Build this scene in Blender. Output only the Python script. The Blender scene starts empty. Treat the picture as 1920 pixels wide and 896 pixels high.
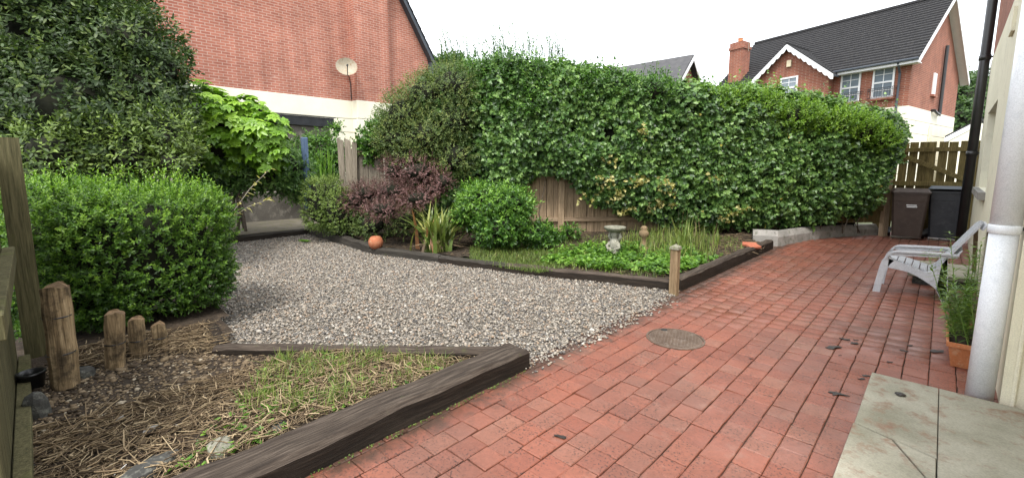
import bpy, math, random
import numpy as np
from mathutils import Vector, Matrix
# ------------------------------------------------------------------ camera, sky, sun, exposure
scene = bpy.context.scene
col = scene.collection
F, IW, IH, HY, DH, CH = 850.0, 1920.0, 896.0, 313.0, 112.0, 1.5
PITCH = math.atan(DH / F)
HEAD = math.atan(810.0 / math.hypot(F, DH))            # camera heading, anticlockwise from +Y (the paving courses)
cam_data = bpy.data.cameras.new('camera')
cam = bpy.data.objects.new('camera', cam_data); col.objects.link(cam)
cam.location = (0, 0, CH)
cam.rotation_euler = (math.pi / 2 - PITCH, 0, HEAD)
cam_data.sensor_width = 36.0
cam_data.lens = 36.0 * F / IW
cam_data.shift_y = ((HY + DH) - IH / 2) / IW
cam_data.clip_start = 0.05
cam_data.clip_end = 2000.0
scene.camera = cam

world = bpy.data.worlds.new('World'); scene.world = world; world.use_nodes = True
SUN_EL, SUN_AZ = math.radians(58), math.radians(150)   # azimuth clockwise from +Y
wn, wl = world.node_tree.nodes, world.node_tree.links
wn.clear()
w_out = wn.new('ShaderNodeOutputWorld'); w_bg = wn.new('ShaderNodeBackground')
w_sky = wn.new('ShaderNodeTexSky'); w_sky.sky_type = 'NISHITA'; w_sky.sun_disc = False
w_sky.sun_elevation = SUN_EL; w_sky.sun_rotation = SUN_AZ
w_sky.air_density = 1.0; w_sky.dust_density = 4.0; w_sky.ozone_density = 1.0
w_hs = wn.new('ShaderNodeHueSaturation'); w_hs.inputs['Saturation'].default_value = 0.22
w_mix = wn.new('ShaderNodeMix'); w_mix.data_type = 'RGBA'; w_mix.inputs[0].default_value = 0.65
w_cl = wn.new('ShaderNodeTexNoise'); w_cl.inputs['Scale'].default_value = 2.2; w_cl.inputs['Detail'].default_value = 5
w_rp = wn.new('ShaderNodeValToRGB')
w_rp.color_ramp.elements[0].position = 0.3; w_rp.color_ramp.elements[0].color = (10.5, 11.2, 12.2, 1)
w_rp.color_ramp.elements[1].position = 0.75; w_rp.color_ramp.elements[1].color = (14.5, 14.8, 15.0, 1)
w_tc = wn.new('ShaderNodeTexCoord')
wl.new(w_tc.outputs['Generated'], w_cl.inputs['Vector'])
wl.new(w_cl.outputs['Fac'], w_rp.inputs['Fac'])
wl.new(w_sky.outputs[0], w_hs.inputs['Color'])
wl.new(w_hs.outputs[0], w_mix.inputs['A']); wl.new(w_rp.outputs[0], w_mix.inputs['B'])
wl.new(w_mix.outputs['Result'], w_bg.inputs['Color'])
w_bg.inputs['Strength'].default_value = 0.08
wl.new(w_bg.outputs[0], w_out.inputs['Surface'])

sun_d = bpy.data.lights.new('sun', 'SUN'); sun_d.energy = 1.5; sun_d.angle = math.radians(16); sun_d.color = (1, .96, .9)
sun = bpy.data.objects.new('sun', sun_d); col.objects.link(sun)
sd = Vector((math.sin(SUN_AZ) * math.cos(SUN_EL), math.cos(SUN_AZ) * math.cos(SUN_EL), math.sin(SUN_EL)))
sun.rotation_euler = sd.to_track_quat('Z', 'Y').to_euler(); sun.location = sd * 40
scene.view_settings.view_transform = 'Standard'; scene.view_settings.look = 'None'
scene.view_settings.gamma = 1.0; scene.view_settings.use_curve_mapping = False
scene.view_settings.exposure = 1.65

# ------------------------------------------------------------------ pixel -> place helpers (photo pixels to metres)
fw = np.array([-math.sin(HEAD) * math.cos(PITCH), math.cos(HEAD) * math.cos(PITCH), -math.sin(PITCH)])
rt = np.array([math.cos(HEAD), math.sin(HEAD), 0.0]); up = np.cross(rt, fw); CAM = np.array([0, 0, CH])
def ray(x, y): return fw + rt * (x - IW / 2) / F - up * (y - HY - DH) / F
def G(x, y, z=0.0):
    r = ray(x, y); return CAM + (z - CH) / r[2] * r
def atX(x, y, X): r = ray(x, y); return CAM + r * X / r[0]
def atY(x, y, Y): r = ray(x, y); return CAM + r * Y / r[1]
def atD(x, y, d): return CAM + ray(x, y) * d
def project(P):
    v = np.asarray(P) - CAM; z = v @ fw
    return IW / 2 + F * (v @ rt) / z, HY + DH - F * (v @ up) / z, z
rng = np.random.default_rng(7); random.seed(7)

# ------------------------------------------------------------------ materials
MATS = {}
class NT:
    def __init__(s, name):
        s.m = bpy.data.materials.new(name); s.m.use_nodes = True
        s.n = s.m.node_tree.nodes; s.l = s.m.node_tree.links; s.n.clear()
        s.out = s.n.new('ShaderNodeOutputMaterial'); s.b = s.n.new('ShaderNodeBsdfPrincipled')
        s.l.new(s.b.outputs[0], s.out.inputs['Surface']); MATS[name] = s.m
    def coords(s, kind='Object', scale=(1, 1, 1), rot=(0, 0, 0)):
        if kind == 'World':
            t = s.n.new('ShaderNodeNewGeometry'); o = t.outputs['Position']
        else:
            t = s.n.new('ShaderNodeTexCoord'); o = t.outputs[kind]
        m = s.n.new('ShaderNodeMapping'); m.inputs['Scale'].default_value = scale; m.inputs['Rotation'].default_value = rot
        s.l.new(o, m.inputs['Vector']); return m.outputs[0]
    def noise(s, v, scale, detail=4, rough=.55, dist=0):
        t = s.n.new('ShaderNodeTexNoise'); t.inputs['Scale'].default_value = scale; t.inputs['Detail'].default_value = detail
        t.inputs['Roughness'].default_value = rough; t.inputs['Distortion'].default_value = dist
        s.l.new(v, t.inputs['Vector']); return t.outputs['Fac']
    def ramp(s, fac, stops):
        t = s.n.new('ShaderNodeValToRGB'); e = t.color_ramp.elements
        while len(e) < len(stops): e.new(.5)
        for el, (p, c) in zip(e, stops):
            el.position = p; el.color = (*c, 1) if len(c) == 3 else c
        s.l.new(fac, t.inputs['Fac']); return t.outputs['Color']
    def bw(s, fac, a, b): return s.ramp(fac, [(a, (0, 0, 0)), (b, (1, 1, 1))])
    def mix(s, fac, a, b, mode='MIX'):
        t = s.n.new('ShaderNodeMix'); t.data_type = 'RGBA'; t.blend_type = mode
        for sock, v in ((t.inputs[0], fac), (t.inputs['A'], a), (t.inputs['B'], b)):
            if isinstance(v, (int, float)): sock.default_value = v
            elif isinstance(v, tuple): sock.default_value = (*v, 1)
            else: s.l.new(v, sock)
        return t.outputs['Result']
    def math(s, op, a, b=0.0):
        t = s.n.new('ShaderNodeMath'); t.operation = op
        for sock, v in ((t.inputs[0], a), (t.inputs[1], b)):
            if isinstance(v, (int, float)): sock.default_value = v
            else: s.l.new(v, sock)
        return t.outputs[0]
    def bump(s, h, strength=.3, dist=.01):
        t = s.n.new('ShaderNodeBump'); t.inputs['Strength'].default_value = strength; t.inputs['Distance'].default_value = dist
        s.l.new(h, t.inputs['Height']); s.l.new(t.outputs[0], s.b.inputs['Normal'])
    def fin(s, colr, rough=.8, spec=.3, metal=0):
        if isinstance(colr, tuple): s.b.inputs['Base Color'].default_value = (*colr, 1)
        else: s.l.new(colr, s.b.inputs['Base Color'])
        if isinstance(rough, (int, float)): s.b.inputs['Roughness'].default_value = rough
        else: s.l.new(rough, s.b.inputs['Roughness'])
        s.b.inputs['Specular IOR Level'].default_value = spec; s.b.inputs['Metallic'].default_value = metal
        return s.m

def mat_noise(name, c1, c2, c3=None, scale=6, rough=.8, bump=.25, bscale=60, kind='Object', stretch=(1, 1, 1), spec=.3, metal=0, bd=.006):
    t = NT(name); v = t.coords(kind, stretch)
    n1 = t.noise(v, scale, 6, .6); c = t.ramp(n1, [(.3, c1), (.7, c2)])
    if c3: c = t.mix(t.bw(t.noise(v, scale * 2.7, 5, .65), .52, .68), c, c3)
    fine = t.noise(v, bscale, 4, .6)
    c = t.mix(.35, c, t.ramp(fine, [(.3, (.45, .45, .45)), (.7, (1.25, 1.25, 1.25))]), 'MULTIPLY')
    if bump: t.bump(fine, bump, bd)
    return t.fin(c, rough, spec, metal)

def mat_wood(name, c1, c2, c3, axis=2, rough=.85, grain=70, moss=None, bump=.5, mossamt=(.55, .75)):
    t = NT(name); sc = [1.0, 1.0, 1.0]; sc[axis] = .05
    oi = t.n.new('ShaderNodeObjectInfo')
    v0 = t.coords('Object', tuple(sc))
    va = t.n.new('ShaderNodeVectorMath'); va.operation = 'ADD'
    cmb = t.n.new('ShaderNodeCombineXYZ')
    r = t.math('MULTIPLY', oi.outputs['Random'], 37.0)
    for k in range(3): t.l.new(r, cmb.inputs[k])
    t.l.new(v0, va.inputs[0]); t.l.new(cmb.outputs[0], va.inputs[1]); v = va.outputs[0]
    g = t.noise(v, grain, 6, .7, .3)
    c = t.ramp(g, [(.28, c1), (.5, c2), (.75, c3)])
    g2 = t.noise(v, grain * 3.3, 4, .7)
    c = t.mix(.6, c, t.ramp(g2, [(.28, (.2, .2, .2)), (.42, (.85, .85, .85)), (.75, (1.4, 1.4, 1.4))]), 'MULTIPLY')
    c = t.mix(.55, c, t.ramp(t.noise(v, grain * .12, 3), [(.3, (.6, .6, .6)), (.7, (1.3, 1.3, 1.3))]), 'MULTIPLY')
    c = t.mix(.6, c, t.ramp(oi.outputs['Random'], [(0, (.75, .75, .75)), (1, (1.2, 1.2, 1.2))]), 'MULTIPLY')
    if moss:
        c = t.mix(t.math('MULTIPLY', t.bw(t.noise(t.coords('Object'), 4.5, 6, .7), *mossamt), .8), c, moss)
    t.bump(t.math('ADD', g, t.math('MULTIPLY', g2, .5)), bump, .006)
    return t.fin(c, rough, .2)

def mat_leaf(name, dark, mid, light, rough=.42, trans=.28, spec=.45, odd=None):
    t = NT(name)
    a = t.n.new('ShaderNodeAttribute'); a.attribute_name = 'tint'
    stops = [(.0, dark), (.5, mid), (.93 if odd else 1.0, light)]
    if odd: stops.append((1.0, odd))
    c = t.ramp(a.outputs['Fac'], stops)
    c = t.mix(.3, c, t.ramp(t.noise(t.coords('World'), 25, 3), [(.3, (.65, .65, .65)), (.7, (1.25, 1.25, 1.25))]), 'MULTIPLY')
    t.fin(c, rough, spec)
    tr = t.n.new('ShaderNodeBsdfTranslucent'); mx = t.n.new('ShaderNodeMixShader'); mx.inputs[0].default_value = trans
    t.l.new(t.mix(.5, c, (1.3, 1.5, .5), 'MULTIPLY'), tr.inputs['Color'])
    t.l.new(t.b.outputs[0], mx.inputs[1]); t.l.new(tr.outputs[0], mx.inputs[2]); t.l.new(mx.outputs[0], t.out.inputs['Surface'])
    return t.m

def mat_tint(name, stops, rough=.8, spec=.3, bscale=120, kind='World'):
    t = NT(name); a = t.n.new('ShaderNodeAttribute'); a.attribute_name = 'tint'
    c = t.ramp(a.outputs['Fac'], stops); f = t.noise(t.coords(kind), bscale, 3)
    c = t.mix(.4, c, t.ramp(f, [(.3, (.5, .5, .5)), (.7, (1.3, 1.3, 1.3))]), 'MULTIPLY')
    return t.fin(c, rough, spec)

def mat_brick(name, c1, c2, mortar, rotz=0.0, bw=.225, bh=.075, pale=(.55, .42, .36), paleamt=(.62, .72)):
    t = NT(name)
    # courses: object X/Y fold into one run along the wall; Z is up
    tc = t.n.new('ShaderNodeTexCoord'); mp = t.n.new('ShaderNodeMapping'); mp.inputs['Rotation'].default_value = (0, 0, rotz)
    t.l.new(tc.outputs['Object'], mp.inputs['Vector'])
    sx = t.n.new('ShaderNodeSeparateXYZ'); t.l.new(mp.outputs[0], sx.inputs[0])
    cb = t.n.new('ShaderNodeCombineXYZ'); t.l.new(t.math('ADD', sx.outputs['X'], sx.outputs['Y']), cb.inputs[0]); t.l.new(sx.outputs['Z'], cb.inputs[1])
    br = t.n.new('ShaderNodeTexBrick'); br.inputs['Scale'].default_value = 1.0
    br.inputs['Brick Width'].default_value = bw; br.inputs['Row Height'].default_value = bh; br.inputs['Mortar Size'].default_value = .009
    br.inputs['Mortar Smooth'].default_value = .2; br.inputs['Bias'].default_value = .0
    br.inputs['Color1'].default_value = (*c1, 1); br.inputs['Color2'].default_value = (*c2, 1); br.inputs['Mortar'].default_value = (*mortar, 1)
    t.l.new(cb.outputs[0], br.inputs['Vector'])
    v = t.coords('Object')
    st = t.coords('Object', (.35, .35, 1.6))
    c = t.mix(.5, br.outputs['Color'], t.ramp(t.noise(v, 1.1, 6, .65), [(.3, (.6, .58, .58)), (.7, (1.25, 1.22, 1.22))]), 'MULTIPLY')
    c = t.mix(.45, c, t.ramp(t.noise(t.coords('Object', (3.0, 3.0, .22)), 1.6, 5, .6), [(.3, (.62, .6, .6)), (.65, (1.15, 1.15, 1.15))]), 'MULTIPLY')
    c = t.mix(t.math('MULTIPLY', t.bw(t.noise(st, 3.0, 8, .75), *paleamt), .55), c, pale)
    t.bump(br.outputs['Fac'], -.4, .006)
    return t.fin(c, .9, .2)

# ------------------------------------------------------------------ mesh helpers
class MB:
    """collects shapes; build() links them as one mesh object"""
    def __init__(s): s.v = []; s.f = []; s.mi = []
    def add(s, verts, faces, mi=0):
        o = len(s.v); s.v.extend([tuple(map(float, q)) for q in verts])
        for fc in faces: s.f.append(tuple(i + o for i in fc)); s.mi.append(mi)
        return s
    def box(s, lo, hi, M=None, ch=0.0, mi=0):
        lo, hi = np.array(lo, float), np.array(hi, float)
        if ch <= 0:
            P = [(x, y, z) for z in (lo[2], hi[2]) for x, y in ((lo[0], lo[1]), (hi[0], lo[1]), (hi[0], hi[1]), (lo[0], hi[1]))]
            Fc = [(3, 2, 1, 0), (4, 5, 6, 7), (0, 1, 5, 4), (1, 2, 6, 5), (2, 3, 7, 6), (3, 0, 4, 7)]
        else:
            c = min(ch, *(0.45 * (hi - lo)))
            P = []; idx = {}
            for sx in (0, 1):
                for sy in (0, 1):
                    for sz in (0, 1):
                        b = [(lo, hi)[k][j] for j, k in enumerate((sx, sy, sz))]
                        d = [c if k == 0 else -c for k in (sx, sy, sz)]
                        for ax in range(3):   # vertex lying on the face normal to ax
                            q = [b[j] + (0 if j == ax else d[j]) for j in range(3)]
                            idx[(sx, sy, sz, ax)] = len(P); P.append(tuple(q))
            Fc = []
            for ax in range(3):
                o1, o2 = (ax + 1) % 3, (ax + 2) % 3
                for sd_ in (0, 1):
                    ring = []
                    for a_, b_ in ((0, 0), (1, 0), (1, 1), (0, 1)):
                        k = [0, 0, 0]; k[ax] = sd_; k[o1] = a_; k[o2] = b_; ring.append(idx[(*k, ax)])
                    Fc.append(tuple(ring if sd_ else ring[::-1]))
            for ax in range(3):
                o1, o2 = (ax + 1) % 3, (ax + 2) % 3
                for a_ in (0, 1):
                    for b_ in (0, 1):
                        k0 = [0, 0, 0]; k0[o1] = a_; k0[o2] = b_; k1 = list(k0); k1[ax] = 1
                        q = [idx[(*k0, o1)], idx[(*k1, o1)], idx[(*k1, o2)], idx[(*k0, o2)]]
                        Fc.append(tuple(q if (a_ ^ b_) else q[::-1]))
            for sx in (0, 1):
                for sy in (0, 1):
                    for sz in (0, 1):
                        q = [idx[(sx, sy, sz, a_)] for a_ in range(3)]
                        Fc.append(tuple(q if (sx + sy + sz) % 2 else q[::-1]))
        if M is not None: P = [tuple(M @ Vector(q)) for q in P]
        return s.add(P, Fc, mi)
    def beam(s, a, b, w, h, ch=0.0, upv=(0, 0, 1)):
        """box along a->b, w across, h along upv"""
        a, b = Vector(a), Vector(b); x = (b - a); L = x.length; x.normalize(); u_ = Vector(upv)
        y = u_.cross(x)
        if y.length < 1e-4: y = Vector((0, 1, 0)).cross(x)
        y.normalize(); z = x.cross(y)
        M = Matrix(((x[0], y[0], z[0], a[0]), (x[1], y[1], z[1], a[1]), (x[2], y[2], z[2], a[2]), (0, 0, 0, 1)))
        return s.box((0, -w / 2, -h / 2), (L, w / 2, h / 2), M, ch)
    def tube(s, pts, rad, n=8, cap=True):
        pts = [np.array(q, float) for q in pts]
        if isinstance(rad, (int, float)): rad = [rad] * len(pts)
        rings = []; ref = np.array([.3, .9, .2])
        for i, q in enumerate(pts):
            t = pts[min(i + 1, len(pts) - 1)] - pts[max(i - 1, 0)]; t = t / (np.linalg.norm(t) + 1e-9)
            if abs(t @ ref) > .95: ref = np.array([.9, -.2, .3])
            a = np.cross(t, ref); a /= np.linalg.norm(a); b = np.cross(t, a)
            rings.append([tuple(q + rad[i] * (a * math.cos(k * 2 * math.pi / n) + b * math.sin(k * 2 * math.pi / n))) for k in range(n)])
        Fc = []
        for i in range(len(pts) - 1):
            for k in range(n):
                k2 = (k + 1) % n; Fc.append((i * n + k, i * n + k2, (i + 1) * n + k2, (i + 1) * n + k))
        if cap:
            Fc.append(tuple(range(n))[::-1]); Fc.append(tuple((len(pts) - 1) * n + k for k in range(n)))
        return s.add([q for r_ in rings for q in r_], Fc)
    def lathe(s, prof, c=(0, 0, 0), n=20, wob=0.0):
        P = []
        for r_, z in prof:
            for k in range(n):
                w = 1 + wob * math.sin(3.1 * k + z * 40) * random.uniform(.3, 1)
                P.append((c[0] + r_ * w * math.cos(k * 2 * math.pi / n), c[1] + r_ * w * math.sin(k * 2 * math.pi / n), c[2] + z))
        Fc = []
        for i in range(len(prof) - 1):
            for k in range(n):
                k2 = (k + 1) % n; Fc.append((i * n + k, i * n + k2, (i + 1) * n + k2, (i + 1) * n + k))
        Fc.append(tuple(range(n))[::-1]); Fc.append(tuple((len(prof) - 1) * n + k for k in range(n)))
        return s.add(P, Fc)
    def extr(s, outline, vec, mi=0):
        """prism: 3D outline (list of points) pushed along vec"""
        n = len(outline); o = [np.array(q, float) for q in outline]; v = np.array(vec, float)
        P = o + [q + v for q in o]
        Fc = [tuple(range(n))[::-1], tuple(n + k for k in range(n))] + [(k, (k + 1) % n, n + (k + 1) % n, n + k) for k in range(n)]
        nrm = sum((np.cross(o[k], o[(k + 1) % n]) for k in range(n)), np.zeros(3))
        if nrm @ v < 0: Fc = [q[::-1] for q in Fc]
        return s.add(P, Fc, mi)
    def build(s, name, mat, parent=None, loc=(0, 0, 0), rotz=0.0, smooth=False, world=True):
        """verts are given in world coordinates unless world=False"""
        P = np.array(s.v, float).reshape(-1, 3)
        base = np.array(loc, float)
        if parent is not None: base = np.array(OFFS[parent.name], float)
        if world: P = P - base
        me = bpy.data.meshes.new(name); me.from_pydata([tuple(q) for q in P], [], s.f)
        mats = mat if isinstance(mat, (list, tuple)) else [mat]
        for m in mats: me.materials.append(MATS[m] if isinstance(m, str) else m)
        if len(mats) > 1: me.polygons.foreach_set('material_index', s.mi)
        if smooth: me.polygons.foreach_set('use_smooth', [True] * len(me.polygons))
        me.update()
        o = bpy.data.objects.new(name, me); col.objects.link(o)
        if parent is not None: o.parent = parent
        else: o.location = loc; o.rotation_euler.z = rotz
        OFFS[o.name] = tuple(base)
        return o
OFFS = {}
def tag(o, label=None, cat=None, group=None, kind=None):
    if label: o['label'] = label
    if cat: o['category'] = cat
    if group: o['group'] = group
    if kind: o['kind'] = kind
    return o
def thing(name, label, cat, loc, group=None):
    o = bpy.data.objects.new(name, None); col.objects.link(o); o.location = tuple(float(q) for q in loc); o.empty_display_size = .1
    OFFS[o.name] = tuple(o.location)
    return tag(o, label, cat, group)
def np_mesh(name, V, Fv, mat, parent=None, tint=None, smooth=False, loc=None):
    """numpy mesh: V (n,3), Fv (m,k) with k 3 or 4"""
    base = np.zeros(3)
    if parent is not None: base = np.array(OFFS[parent.name])
    elif loc is not None: base = np.array(loc, float)
    me = bpy.data.meshes.new(name); n, m, k = len(V), len(Fv), Fv.shape[1]
    me.vertices.add(n); me.vertices.foreach_set('co', (V - base).astype(np.float32).ravel())
    me.loops.add(m * k); me.loops.foreach_set('vertex_index', Fv.astype(np.int32).ravel())
    me.polygons.add(m); me.polygons.foreach_set('loop_start', np.arange(0, m * k, k, dtype=np.int32))
    if smooth: me.polygons.foreach_set('use_smooth', np.ones(m, bool))
    if tint is not None:
        a = me.attributes.new('tint', 'FLOAT', 'POINT'); a.data.foreach_set('value', tint.astype(np.float32))
    me.materials.append(MATS[mat]); me.update(calc_edges=True); me.validate()
    o = bpy.data.objects.new(name, me); col.objects.link(o)
    if parent is not None: o.parent = parent
    elif loc is not None: o.location = tuple(base)
    OFFS[o.name] = tuple(base)
    return o
def unit(A): return A / (np.linalg.norm(A, axis=-1, keepdims=True) + 1e-9)
_ph = np.random.default_rng(3).normal(size=(40, 3)); _po = np.random.default_rng(4).uniform(0, 6.28, 40)
def wob(P, scale=1.0, octv=4):
    P = np.atleast_2d(P); r = np.zeros(len(P)); a = 1.0; tot = 0
    for o in range(octv):
        for k in range(6):
            r += a * np.sin(P @ _ph[(o * 6 + k) % 40] * scale * 1.9 ** o + _po[(o * 7 + k) % 40]); tot += a * .6
        a *= .55
    return r / tot
# leaf templates: x across, y along, z up; unit length, unit half-width
LEAF = dict(
    oval=(np.array([(0, 0, 0), (0, 1, -.12), (-.42, .25, .12), (-.46, .62, .08), (.42, .25, .12), (.46, .62, .08)]), [(0, 2, 3, 1), (0, 1, 5, 4)]),
    ivy=(np.array([(0, .1, 0), (0, 1, -.15), (-.55, .0, .1), (-.4, .55, .06), (.55, .0, .1), (.4, .55, .06)]), [(0, 2, 3, 1), (0, 1, 5, 4)]),
    slim=(np.array([(0, 0, 0), (-.5, .45, .1), (0, 1, -.1), (.5, .45, .1)]), [(0, 1, 2, 3)]))
def leaves(P, T, N, L, Wd, shape):
    """P base, T along, N up, L length, Wd width -> V, F"""
    tpl, fc = LEAF[shape]; k = len(tpl)
    T = unit(T); B = unit(np.cross(T, N)); N2 = np.cross(B, T)
    V = (P[:, None, :] + B[:, None, :] * (tpl[None, :, 0:1] * Wd[:, None, None]) + T[:, None, :] * (tpl[None, :, 1:2] * L[:, None, None])
         + N2[:, None, :] * (tpl[None, :, 2:3] * Wd[:, None, None] * 1.0))
    Fv = (np.array(fc)[None] + (np.arange(len(P)) * k)[:, None, None]).reshape(-1, 4)
    return V.reshape(-1, 3), Fv, k
def shoots(r, S, Dr, nl, sl, ll, asp, shape='oval', tint=.5, tvar=.25, droop=.15, phi0=75, phi1=25, svar=.3):
    """shoots at S heading Dr, nl leaves each along length sl, leaf length ll"""
    n = len(S); Dr = unit(Dr)
    ref = np.where(np.abs(Dr[:, 2:3]) > .9, np.array([[1., 0, 0]]), np.array([[0, 0, 1.]]))
    A = unit(np.cross(Dr, ref)); B = np.cross(Dr, A)
    k = np.tile(np.arange(nl), n); i = np.repeat(np.arange(n), nl)
    s = (k + r.uniform(0, .8, len(k))) / nl
    az = k * 2.4 + np.repeat(r.uniform(0, 6.28, n), nl) + r.normal(0, .3, len(k))
    phi = np.radians(phi0 + (phi1 - phi0) * s + r.normal(0, 12, len(k)))
    side = A[i] * np.cos(az)[:, None] + B[i] * np.sin(az)[:, None]
    T = Dr[i] * np.cos(phi)[:, None] + side * np.sin(phi)[:, None]; T[:, 2] -= droop
    N = Dr[i] * np.sin(phi)[:, None] - side * np.cos(phi)[:, None] + np.array([0, 0, .45]) + r.normal(0, .2, (len(k), 3))
    sls = np.repeat(sl * r.uniform(.6, 1.3, n), nl)
    P = S[i] + Dr[i] * (s * sls)[:, None]
    L = ll * r.uniform(1 - svar, 1 + svar, len(k)) * (1.05 - .35 * s); Wd = L * asp
    tn = np.broadcast_to(tint, (n,))
    tt = np.clip(tn[i] + r.normal(0, tvar * .6, len(k)) + np.repeat(r.normal(0, tvar * .6, n), nl) + .12 * (s - .5), 0, .92)
    V, Fv, kk = leaves(P, T, N, L, Wd, shape)
    return V, Fv, np.repeat(tt, kk)
def merge(parts):
    V, Fv, T = [], [], []; o = 0
    for v, f_, t in parts: V.append(v); Fv.append(f_ + o); T.append(t); o += len(v)
    return np.concatenate(V), np.concatenate(Fv), np.concatenate(T)
def lump_pts(r, lumps, n, p=2.0, rough=.1, depth=.25, lo=None):
    """points on/under the surface of a union of superellipsoids; -> P, outward normals, depth 0..1"""
    C_ = np.array([l[0] for l in lumps], float); R_ = np.array([l[1] for l in lumps], float)
    area = (R_[:, 0] * R_[:, 1] + R_[:, 1] * R_[:, 2] + R_[:, 0] * R_[:, 2]); pr = area / area.sum()
    out = []
    i = r.choice(len(lumps), n * 3, p=pr); d = unit(r.normal(size=(n * 3, 3)))
    if p > 2: d = unit(np.sign(d) * np.abs(d) ** .8)
    q = (np.abs(d) ** p).sum(1) ** (-1 / p)
    dep = r.uniform(0, 1, n * 3) ** 1.6
    surf = d * q[:, None] * R_[i]
    nn = unit(np.sign(d) * np.abs(d * q[:, None]) ** (p - 1) / R_[i])
    P = C_[i] + surf
    P = P + nn * ((wob(P, 2.2 / max(.3, R_.mean())) * rough)[:, None] * R_.mean()) - nn * (dep * depth * R_.mean())[:, None]
    keep = np.ones(n * 3, bool)
    for j in range(len(lumps)):
        e = (np.abs((P - C_[j]) / (R_[j] * (1 - depth * .9))) ** p).sum(1)
        keep &= ~((e < .8) & (i != j))
    if lo is not None: keep &= P[:, 2] > lo
    keep = np.nonzero(keep)[0][:n]
    return P[keep], nn[keep], dep[keep]
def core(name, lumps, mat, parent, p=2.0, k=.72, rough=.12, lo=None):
    """knobbly solid core added behind the leaves to keep the interior dark"""
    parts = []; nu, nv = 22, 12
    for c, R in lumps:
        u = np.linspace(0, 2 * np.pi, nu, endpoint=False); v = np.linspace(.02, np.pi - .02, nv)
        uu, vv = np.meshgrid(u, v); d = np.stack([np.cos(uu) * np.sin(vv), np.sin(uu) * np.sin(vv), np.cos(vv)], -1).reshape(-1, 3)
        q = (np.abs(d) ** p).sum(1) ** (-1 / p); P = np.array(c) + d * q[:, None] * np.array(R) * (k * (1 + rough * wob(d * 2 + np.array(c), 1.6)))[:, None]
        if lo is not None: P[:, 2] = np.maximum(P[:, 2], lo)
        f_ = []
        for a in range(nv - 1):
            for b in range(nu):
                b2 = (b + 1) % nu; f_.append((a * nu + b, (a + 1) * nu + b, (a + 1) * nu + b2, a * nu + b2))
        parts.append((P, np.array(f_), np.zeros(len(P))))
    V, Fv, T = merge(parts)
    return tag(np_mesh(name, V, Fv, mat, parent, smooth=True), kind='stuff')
def bush(name, label, cat, lumps, n, leafmat, ll, asp=.5, nl=8, sl=.1, shape='oval', p=2.0, tint=.5, tvar=.25, rough=.12, depth=.3, upb=.4, corek=.66,
         droop=.15, lo=None, seed=1, stems=None, extra=None, group=None, shootmat=None, topb=.0, phi0=75, partname='foliage'):
    r = np.random.default_rng(seed)
    C_ = np.array([l[0] for l in lumps], float)
    zb = min(l[0][2] - l[1][2] for l in lumps)
    base = (C_[:, 0].mean(), C_[:, 1].mean(), max(zb, 0) if lo is None else lo)
    t = thing(name, label, cat, base, group)
    P, N, dep = lump_pts(r, lumps, n, p, rough, depth, lo)
    kp_ = wob(P, 7.0 / max(.35, np.mean([l[1] for l in lumps]) * 1.6), 2) > -.62
    P, N, dep = P[kp_], N[kp_], dep[kp_]
    Dr = unit(N + np.array([0, 0, upb]) + r.normal(0, .35, P.shape))
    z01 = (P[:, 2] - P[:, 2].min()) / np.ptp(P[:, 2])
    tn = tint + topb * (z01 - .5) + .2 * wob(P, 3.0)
    parts = [shoots(r, P, Dr, nl, sl, ll, asp, shape, tn, tvar, droop, phi0=phi0)]
    if extra: parts += extra(r)
    V, Fv, T = merge(parts)
    np_mesh(partname, V, Fv, leafmat, t, T)
    if corek: core('shade_core', lumps, 'shade_core', t, p, corek, lo=lo)
    if stems:
        for pts, r0 in stems:
            m = MB(); nn = len(pts); m.tube(pts, [r0 * (1 - .7 * i / (nn - 1)) for i in range(nn)], 6); m.build('stem', 'bark', t, smooth=True)
    return t
def blades(r, P, h, w, lean=.4, tint=.5, tvar=.25, curl=.5, seg=3):
    """grass-like blades from points P"""
    n = len(P); az = r.uniform(0, 6.28, n); d = np.stack([np.cos(az), np.sin(az), np.zeros(n)], 1); sdv = np.stack([-np.sin(az), np.cos(az), np.zeros(n)], 1)
    hh = h * r.uniform(.5, 1.3, n); ln = (np.abs(r.normal(0, lean, n)) if not isinstance(lean, tuple) else r.uniform(lean[0], lean[1], n)) * hh; rows = []
    for k in range(seg + 1):
        s = k / seg; c = P + d * (ln * (s ** 1.7))[:, None] + np.array([0, 0, 1.0]) * (hh * (s - curl * .5 * s * s * np.minimum(ln / hh, 1.2)))[:, None]
        ww = (w * (1 - s) ** .6 * .5 + .0006) * np.ones(n)
        rows += [c - sdv * ww[:, None], c + sdv * ww[:, None]]
    V = np.stack(rows, 1); k = 2 * (seg + 1)
    fc = np.array([(2 * j, 2 * j + 1, 2 * j + 3, 2 * j + 2) for j in range(seg)])
    Fv = (fc[None] + (np.arange(n) * k)[:, None, None]).reshape(-1, 4)
    tt = np.clip(tint + r.normal(0, tvar, n), 0, 1)
    return V.reshape(-1, 3), Fv, np.repeat(tt, k)
def in_poly(P, poly):
    x, y = P[:, 0], P[:, 1]; c = np.zeros(len(P), bool); n = len(poly)
    for i in range(n):
        x0, y0 = poly[i]; x1, y1 = poly[(i + 1) % n]
        k = ((y0 > y) != (y1 > y)) & (x < (x1 - x0) * (y - y0) / (y1 - y0 + 1e-12) + x0); c ^= k
    return c
def scatter(r, poly, n):
    a = np.array(poly); lo, hi = a.min(0), a.max(0); out = []; got = 0
    while got < n:
        q = r.uniform(lo, hi, (n, 2)); q = q[in_poly(q, poly)]; out.append(q); got += len(q)
    return np.concatenate(out)[:n]
_ico_v = None
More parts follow.
